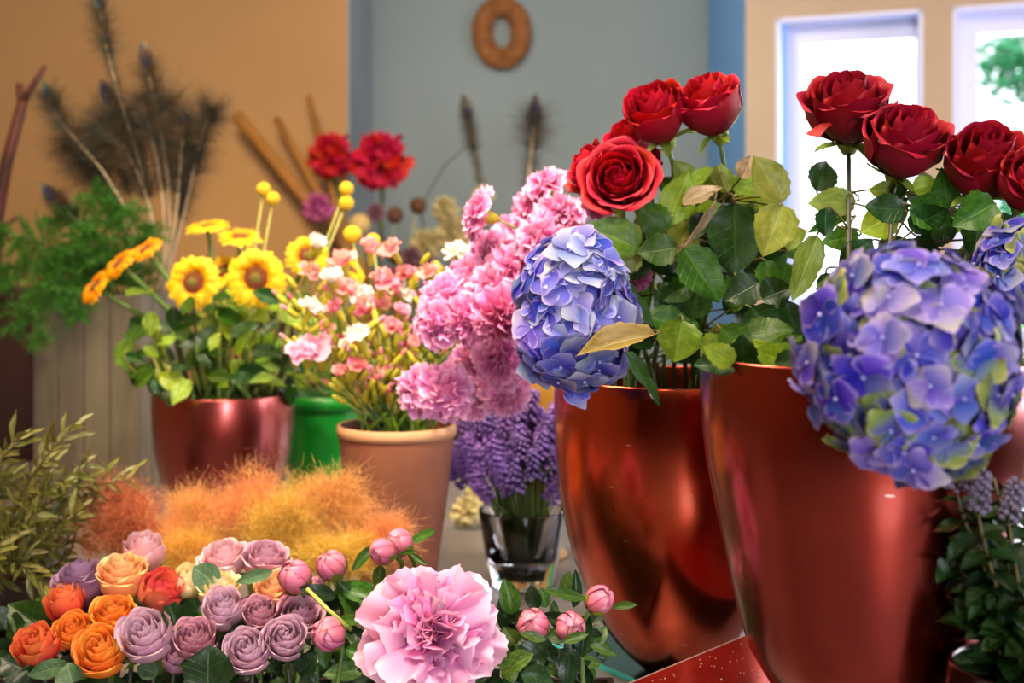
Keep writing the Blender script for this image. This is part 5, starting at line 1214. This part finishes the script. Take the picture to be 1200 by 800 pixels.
frose('deep pink rose bud low between the mauve and lilac roses', 205, 770, 20, 1.24, (0.20, -0.57, 0.82), 'rose_mauve', 3, 0.92)
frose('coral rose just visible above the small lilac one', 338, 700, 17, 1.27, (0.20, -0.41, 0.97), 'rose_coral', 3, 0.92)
# leaves of the foreground roses
def fleaf(b, t_, wpx, Y, mat, n=(0, -.8, .6), me=None, idx=None, Yt=None):
    B = at(b[0], b[1], Y); T_ = at(t_[0], t_[1], Yt or Y)
    th_, pts = FG[idx] if idx is not None else min(FG, key=lambda q: (q[0].location-Vector((B.x, B.y, q[0].location.z))).length)
    leaf_part(th_, B, T_, n, pxs(wpx, Y), M[mat], me)
fleaf((245, 815), (244, 757), 62, 1.14, 'leaf_dark', (0, -.9, .4), LEAF_R[0])
fleaf((258, 688), (226, 664), 34, 1.27, 'leaf_euc', (0, -1, .3), LEAF_R[0]); fleaf((320, 670), (276, 682), 16, 1.27, 'leaf_euc', (0, -.9, .4), LEAF_N[0])
fleaf((212, 742), (196, 702), 30, 1.26, 'leaf_dark'); fleaf((205, 735), (236, 700), 30, 1.27, 'leaf_dark'); fleaf((60, 745), (8, 705), 44, 1.28, 'leaf_rose_d'); fleaf((70, 735), (42, 700), 34, 1.29, 'leaf_rose')
fleaf((40, 790), (0, 770), 44, 1.25, 'leaf_dark'); fleaf((30, 730), (4, 742), 36, 1.27, 'leaf_rose_d'); fleaf((80, 780), (30, 790), 24, 1.2, 'leaf_euc'); fleaf((85, 800), (78, 778), 34, 1.18, 'leaf_euc')
fleaf((185, 790), (160, 780), 24, 1.18, 'leaf_euc'); fleaf((350, 790), (372, 765), 30, 1.2, 'leaf_dark'); fleaf((120, 695), (108, 668), 20, 1.33, 'leaf_dark')
rnd = random.Random(8)
for k in range(110):
    px = rnd.uniform(-10, 400); py = rnd.uniform(725, 815); a = rnd.uniform(0, 6.28); L = rnd.uniform(30, 52); Y = rnd.uniform(1.25, 1.33)
    if py < 770: Y += .03
    fleaf((px, py), (px+math.cos(a)*L, py+math.sin(a)*L*.6), L*.65, Y, rnd.choice(['leaf_dark', 'leaf_dark', 'leaf_rose_d']), (rnd.uniform(-.5, .5), -.7, .7), None, None, Y+rnd.uniform(-.02, .02))
for k in range(40):
    px = rnd.uniform(60, 370); py = rnd.uniform(675, 740); a = rnd.uniform(0, 6.28); L = rnd.uniform(28, 42); Y = rnd.uniform(1.34, 1.4)
    fleaf((px, py), (px+math.cos(a)*L, py+math.sin(a)*L*.6), L*.6, Y, rnd.choice(['leaf_dark', 'leaf_rose_d', 'leaf_rose']), (rnd.uniform(-.5, .5), -.7, .7), None, None, Y+rnd.uniform(-.02, .02))
# ---------------------------------------------------------------- peony bloom
rnd = random.Random(12); Yp = 1.10; c = at(504, 740, Yp); s = pxs(83, Yp); b = fbase(520, 1.17)
t = thing('pink_peony', 'large open pale pink peony with a ruffled deeper pink centre', 'peony', b)
d = Vector((.02, -.90, .34)).normalized(); Q_ = orient(d, .4)
bl = put('bloom', lathe_me('heart', [(0, 0), (.2, .02), (.42, .2), (.4, .4), (0, .55)], 14), M['peony_in'], t, TRS(c-d*s*.35-b, Q_, s))
for k in range(20):      # guard petals, of uneven length and lift
    th = 1.0+.55*(k % 3)/2+rnd.uniform(-.2, .15)
    put('petal', mesh_new('petal', *ruffle_petal(th, k*2.39996+rnd.uniform(-.2, .2), rnd.uniform(.95, 1.28), rnd.uniform(.26, .42), rnd, 2.6, .13, 9, 15, .012, rnd.uniform(.3, .7), tw=rnd.uniform(-.3, .3))), M['peony_out'], bl)
for k in range(95):      # ruffled inner petals forming a dome
    f = (k+.5)/95; th = .05+1.25*f**.6; L = rnd.uniform(.68, .98)
    put('petal', mesh_new('petal', *ruffle_petal(th, k*2.39996+rnd.uniform(-.5, .5), L, rnd.uniform(.13, .25), rnd, rnd.uniform(2.5, 5), rnd.uniform(.08, .17), 7, 11, .02, rnd.uniform(.2, .9), tw=rnd.uniform(-1.5, 1.5))), M['peony_in' if rnd.random() < .6 else 'peony_out'], bl)
stem_part(t, arc_pts(b, c-d*s*.33, d, 8, .3), .004, M['stem_green']); PEO = (t, [b, c])
# buds
def bud_petal(seed, hw):
    rnd = random.Random(seed); V = []; P = []
    for i in range(8):
        t = i/7; th = .12+(PI-.2)*t; wd = hw*(math.sin(PI*(.12+.8*t)))**.8
        for j in range(7):
            s = -1+j/3; a = s*wd; r = 1.0+.05*s+.03*math.sin(seed+s*3)
            V.append((r*math.sin(th)*math.cos(a), r*math.sin(th)*math.sin(a), -r*1.02*math.cos(th)+1)); P.append((t, s, 0))
    return mesh_new('petal', V, grid_faces(8, 7), P)
BP = [bud_petal(i, h) for i, h in enumerate((.75, .62, .85, .7))]
BC = lathe_me('bud', [(math.sin(PI*i/12)*.93+1e-4, 1-.95*math.cos(PI*i/12)) for i in range(13)], 16)
def bsep(seed):
    rnd = random.Random(seed); V = []; P = []
    for i in range(6):
        t = i/5; th = .05+1.7*t; wd = .5*(1-t**2)**.5+.02
        for j in range(5):
            s = -1+j/2; a = s*wd; r = 1.1
            V.append((r*math.sin(th)*math.cos(a), r*math.sin(th)*math.sin(a), -r*math.cos(th)+1)); P.append((t, s, 0))
    return mesh_new('sepal', V, grid_faces(6, 5), P)
BS = bsep(1)
M['sepal'] = leaf_mat('sepal', hexc('6a7c20'), hexc('a8a83c'), hexc('a05038'), trans=.1, vs_=.3, nveins=2)
PB = []
def pbud(label, px, py, r, Y, d, base=None, lf=()):
    b = Vector(base) if base is not None else fbase(px, Y); t = thing('peony_bud', label, 'peony bud', b); s = pxs(r, Y); d = Vector(d).normalized(); rr = random.Random(int(px+py))
    o = at(px, py, Y)-d*s; bd = put('bud', BC, M['bud_pink'], t, TRS(o-b, orient(d, rr.uniform(0, 6)), (s*.95, s*.95, s)))
    for k in range(8): put('petal', BP[k % 4], M['bud_pink'], bd, Matrix.Translation((0, 0, 1)) @ Matrix.Rotation(rr.uniform(-.45, .45), 4, 'X') @ Matrix.Rotation(k*2.39996, 4, 'Z') @ Matrix.Rotation(rr.uniform(-.35, .35), 4, 'Y') @ Matrix.Translation((0, 0, -1+k*.012)) @ Matrix.Diagonal((1+.02*(k % 3), 1+.02*(k % 3), 1+.01*(k % 3), 1)))
    for k in range(4): put('sepal', BS, M['sepal'], bd, Matrix.Rotation(k*PI/2+rr.uniform(-.2, .2), 4, 'Z'))
    pts = arc_pts(b, o, d, 8, .3); stem_part(t, pts, .0026, M['stem_green']); PB.append((t, pts))
    for (bb, tt, w_, mt, Yl) in lf:
        leaf_part(t, at(bb[0], bb[1], Yl), at(tt[0], tt[1], Yl-.01), (rr.uniform(-.3, .3), -.8, .55), pxs(w_, Yl), M[mt], LEAF_N[rr.randrange(3)])
    return t
pbud('pink peony bud right of the blush roses, biggest of the left buds', 346, 677, 20, 1.24, (-.2, -.7, .65))
pbud('pink and green peony bud highest of the left pair', 389, 663, 18, 1.26, (-.3, -.5, .8), lf=[((400, 690), (446, 700), 26, 'leaf_peony', 1.27), ((395, 680), (432, 735), 26, 'leaf_peony', 1.27)])
pbud('tiny green-pink bud between the two left peony buds', 371, 684, 9, 1.27, (.1, -.7, .6))
pbud('large pink peony bud low, left of the open peony', 386, 743, 20, 1.17, (-.35, -.85, .35), lf=[((405, 760), (450, 775), 24, 'leaf_peony', 1.18), ((420, 700), (465, 745), 18, 'leaf_peony', 1.2)])
pbud('pink peony bud above the open peony, left of the top pair', 449, 646, 15.5, 1.22, (-.6, -.7, .3), lf=[((440, 640), (412, 668), 14, 'leaf_peony', 1.23), ((447, 662), (442, 692), 16, 'leaf_peony', 1.23)])
pbud('pink peony bud above the open peony, right of the top pair', 468, 636, 16.5, 1.24, (-.5, -.6, .6), lf=[((482, 634), (512, 622), 13, 'leaf_peony', 1.24), ((465, 650), (490, 645), 5, 'leaf_peony', 1.23), ((480, 648), (500, 662), 7, 'leaf_peony', 1.23)])
pbud('pink peony bud right of the open peony, lower left of the trio', 625, 732, 19, 1.16, (-.15, -.85, .5))
pbud('pink peony bud right of the open peony, lower middle of the trio', 668, 735, 18, 1.16, (.1, -.85, .4))
pbud('pink peony bud highest of the right trio, in front of the middle vase', 702, 703, 17, 1.17, (.5, -.45, .65), base=(.075, 1.17, TZ+.024), lf=[((688, 702), (634, 692), 14, 'leaf_peony', 1.17), ((718, 712), (747, 708), 10, 'leaf_peony', 1.16)])
rnd = random.Random(3)
PLF = [((600, 720), (592, 668+10), 26, 1.2), ((660, 700), (668, 668), 16, 1.19), ((672, 712), (676, 668), 14, 1.19), ((628, 715), (622, 684), 20, 1.19), ((640, 712), (634, 688), 16, 1.2), ((685, 740), (682, 770), 20, 1.16), ((690, 755), (724, 768), 12, 1.16),
       ((605, 755), (560+30, 735), 22, 1.17), ((640, 755), (610, 780), 34, 1.14), ((655, 760), (680, 790), 26, 1.14), ((625, 765), (585, 790), 24, 1.13), ((668, 765), (664, 812), 22, 1.12), ((690, 720), (672, 760), 26, 1.18), ((600, 745), (584, 700), 22, 1.21),
       ((660, 752), (690, 742), 12, 1.13), ((640, 750), (608, 742), 12, 1.13), ((590, 760), (600, 800), 26, 1.16), ((610, 790), (650, 800), 30, 1.12)]
for bb, tt, w_, Yl in PLF:
    t = PB[rnd.choice([6, 7, 8])][0]
    leaf_part(t, at(bb[0], bb[1], Yl), at(tt[0], tt[1], Yl), (rnd.uniform(-.4, .4), -.8, .5), pxs(w_, Yl), M[rnd.choice(['leaf_peony', 'leaf_peony', 'leaf_rose_d', 'leaf_dark'])], rnd.choice(LEAF_N))
for k in range(46):
    px = rnd.uniform(575, 705); py = rnd.uniform(735, 812); a = rnd.uniform(0, 6.28); L = rnd.uniform(30, 50); Yl = rnd.uniform(1.19, 1.26)
    if px > 690 and py < 760: continue
    leaf_part(PB[6+k % 3][0], at(px, py, Yl), at(min(px+math.cos(a)*L, 712), py+math.sin(a)*L, Yl+rnd.uniform(-.01, .02)), (rnd.uniform(-.4, .4), -.8, .5), pxs(L*.42, Yl), M[rnd.choice(['leaf_dark', 'leaf_dark', 'leaf_peony', 'leaf_rose_d'])], rnd.choice(LEAF_N))
for k in range(70):
    px = rnd.uniform(370, 590); py = rnd.uniform(675, 812); a = rnd.uniform(0, 6.28); L = rnd.uniform(30, 56); Yl = rnd.uniform(1.2, 1.29)
    if py < 700 and px > 440: continue
    leaf_part(PB[[1, 3, 4, 5][k % 4]][0], at(px, py, Yl), at(px+math.cos(a)*L, py+math.sin(a)*L*.8, Yl+rnd.uniform(-.02, .02)), (rnd.uniform(-.4, .4), -.8, .5), pxs(L*.42, Yl), M[rnd.choice(['leaf_dark', 'leaf_peony', 'leaf_rose_d'])], rnd.choice(LEAF_N))
stem_part(PB[3][0], [at(360, 690, 1.22), at(385, 715, 1.2), at(412, 738, 1.2)], .0022, M['stem_yellow'], 'stem')

# ================================================================== OLIVE BRANCHES at the left
def olive(label, base, pts_px, Y, seed, n=16, mat='leaf_olivetree', L0=(24, 42)):
    rr = random.Random(seed); b = Vector(base); P = bez(b, b.lerp(at(*pts_px[0], Y), .6)+Vector((0, 0, .05)), at(*pts_px[0], Y), at(*pts_px[1], Y), 14)
    t = thing('olive_branch', label, 'branch', b); stem_part(t, P, .0022, M['stem_red'], 'twig', 5, r1=.0008)
    for k in range(n):
        f = .3+.7*k/(n-1); i = f*13; p = P[int(i)].lerp(P[min(13, int(i)+1)], i-int(i)); ax = (P[min(13, int(i)+1)]-P[max(0, int(i)-1)]).normalized()
        s = Quaternion(ax, k*2.4+rr.uniform(-.4, .4)) @ ax.orthogonal().normalized(); d = (ax*.9+s*rr.uniform(.5, 1)).normalized(); L = pxs(rr.uniform(*L0), Y)
        leaf_part(t, p, p+d*L, Vector((0, -.6, .8))+s*.3, L*.23, M[mat], LEAF_N[k % 3])
OB_ = [((30, 560), (82, 504)), ((60, 575), (148, 562)), ((50, 620), (118, 588)), ((-20, 560), (22, 515)), ((20, 600), (60, 545)), ((40, 660), (110, 625)), ((-10, 640), (40, 605)), ((20, 690), (78, 655)), ((-20, 600), (8, 560)), ((-10, 700), (30, 650)),
       ((60, 640), (88, 600)), ((10, 650), (60, 690)), ((-30, 680), (0, 640)), ((30, 590), (100, 545))]
wds = ['highest leafy', 'farthest reaching right', 'second reaching right', 'far left upper', 'dark upper middle', 'right lower', 'left middle', 'low right', 'left edge', 'low left', 'inner dense', 'hanging down', 'lowest left edge', 'upper right']
crate = thing('olive_pot', 'dark pot hidden behind the olive branches at the left edge', 'pot', (-.70, 1.6, TZ)); put('body', lathe_me('body', [(0, 0), (.08, 0), (.10, .10), (.096, .10), (.076, .01), (0, .01)], 32), M['dark_wood'], crate)
for k, (a_, b_) in enumerate(OB_):
    rr = random.Random(k+300); olive(wds[k]+' olive branch with narrow grey-green leaves at the left', (crate.location.x+rr.uniform(-.05, .05), crate.location.y+rr.uniform(-.05, .05), TZ+.02), (a_, b_), rr.uniform(1.42, 1.6), k, 30)
rnd = random.Random(44)
# ================================================================== MINT BUNCH at the right edge
gv = thing('dark_glass_vase', 'dark brown glass vase at the lower right edge under the mint', 'vase', (.372, .86, hb+TZ))
put('body', lathe_me('body', [(0, 0), (.05, 0), (.056, .006), (.06, .06), (.055, .11), (.051, .11), (.052, .06), (.05, .012), (0, .012)], 40), M['dark_glass'], gv)
gvc = gv.location
def mint(label, pxt, pyt, Y, seed, flower_=False):
    rr = random.Random(seed); b = Vector((gvc.x+rr.uniform(-.02, .02), gvc.y+rr.uniform(-.02, .02), gvc.z+.02)); tip = at(pxt, pyt, Y)
    t = thing('mint_stem', label, 'mint', b); P = bez(b, b+Vector((0, 0, .14)), tip+Vector((.01, 0, -.06)), tip, 14); stem_part(t, P, .0026, M['stem_red'], 'stem', 6, r1=.001)
    for k in range(30):
        f = .14+.84*k/30; i = f*13; p = P[int(i)].lerp(P[min(13, int(i)+1)], i-int(i)); a = k*PI*.5*1.15+rr.uniform(-.3, .3)
        d = Vector((math.cos(a), math.sin(a), rr.uniform(-.5, .3))).normalized(); L = pxs(rr.uniform(44, 78), Y)*(1-.4*f)
        leaf_part(t, p, p+d*L, Vector((0, -.5, 1)), L*.55, M[rr.choice(['leaf_mint', 'leaf_mint', 'leaf_dark', 'leaf_rose_d'])], LEAF[k % 4])
    if flower_:
        put('flower_spike', LAV[seed % 4], M['mint_flower'], t, TRS(tip-b, orient((rr.uniform(-.3, .3), -.3, 1)), (.032, .032, .03)))
    return t
for k, (px, py, Y, fl, wd) in enumerate([(1120, 575, 0.86, True, 'with a grey flower spike just under the hydrangea'), (1146, 600, 0.84, True, 'with the biggest mauve-grey flower tuft'), (1182, 610, 0.86, True, 'with a small pale tuft near the right edge'), (1105, 610, 0.89, False, 'farthest to the left over the nearest vase'),
        (1165, 560, 0.88, False, 'hidden highest under the hydrangea'), (1200, 570, 0.88, False, 'at the right edge, tallest'), (1190, 660, 0.84, False, 'low at the right edge'), (1150, 650, 0.86, False, 'with broad leaves in the middle'), (1212, 620, 0.88, True, 'cut by the right edge'), (1130, 640, 0.90, False, 'short and dark beside the vase')]):
    mint('dark green mint stem '+wd, px, py, Y, k+70, fl)

# repeats of one kind carry one group phrase
GR = {'pink_carnation': 'pink carnations behind the pale blue hydrangea', 'spray_carnation': 'spray carnations in the terracotta pot', 'garden_rose': 'cut roses laid out in the lower left foreground',
      'peony_bud': 'peony buds around the open peony', 'olive_branch': 'olive branches at the left edge', 'mint_stem': 'mint stems at the lower right', 'asparagus_fern_frond': 'fern fronds in the wooden planter',
      'peacock_feather': 'peacock feathers in the wooden planter', 'feather_plume': 'dark plumes among the peacock feathers', 'bamboo_cane': 'canes leaning at the tan wall', 'hydrangea': 'hydrangea heads on the copper vases',
      'billy_button': 'round ball flower heads', 'smoke_bush_plume': 'smoke bush plumes behind the cut roses', 'cream_dried_flower': 'cream dried flowers on the back shelf', 'mauve_dried_flower': 'mauve dried flowers on the back shelf',
      'dried_feather': 'dried feather stalks on the grey wall', 'dried_flower_head': 'dried flower heads by the tumbler', 'storage_jar': 'jars on the back shelf', 'red_flower': 'blurred red flower heads'}
for o in sc.objects:
    if o.parent is None and 'category' in o.keys():
        g = GR.get(o.name.split('.')[0])
        if g: o['group'] = g
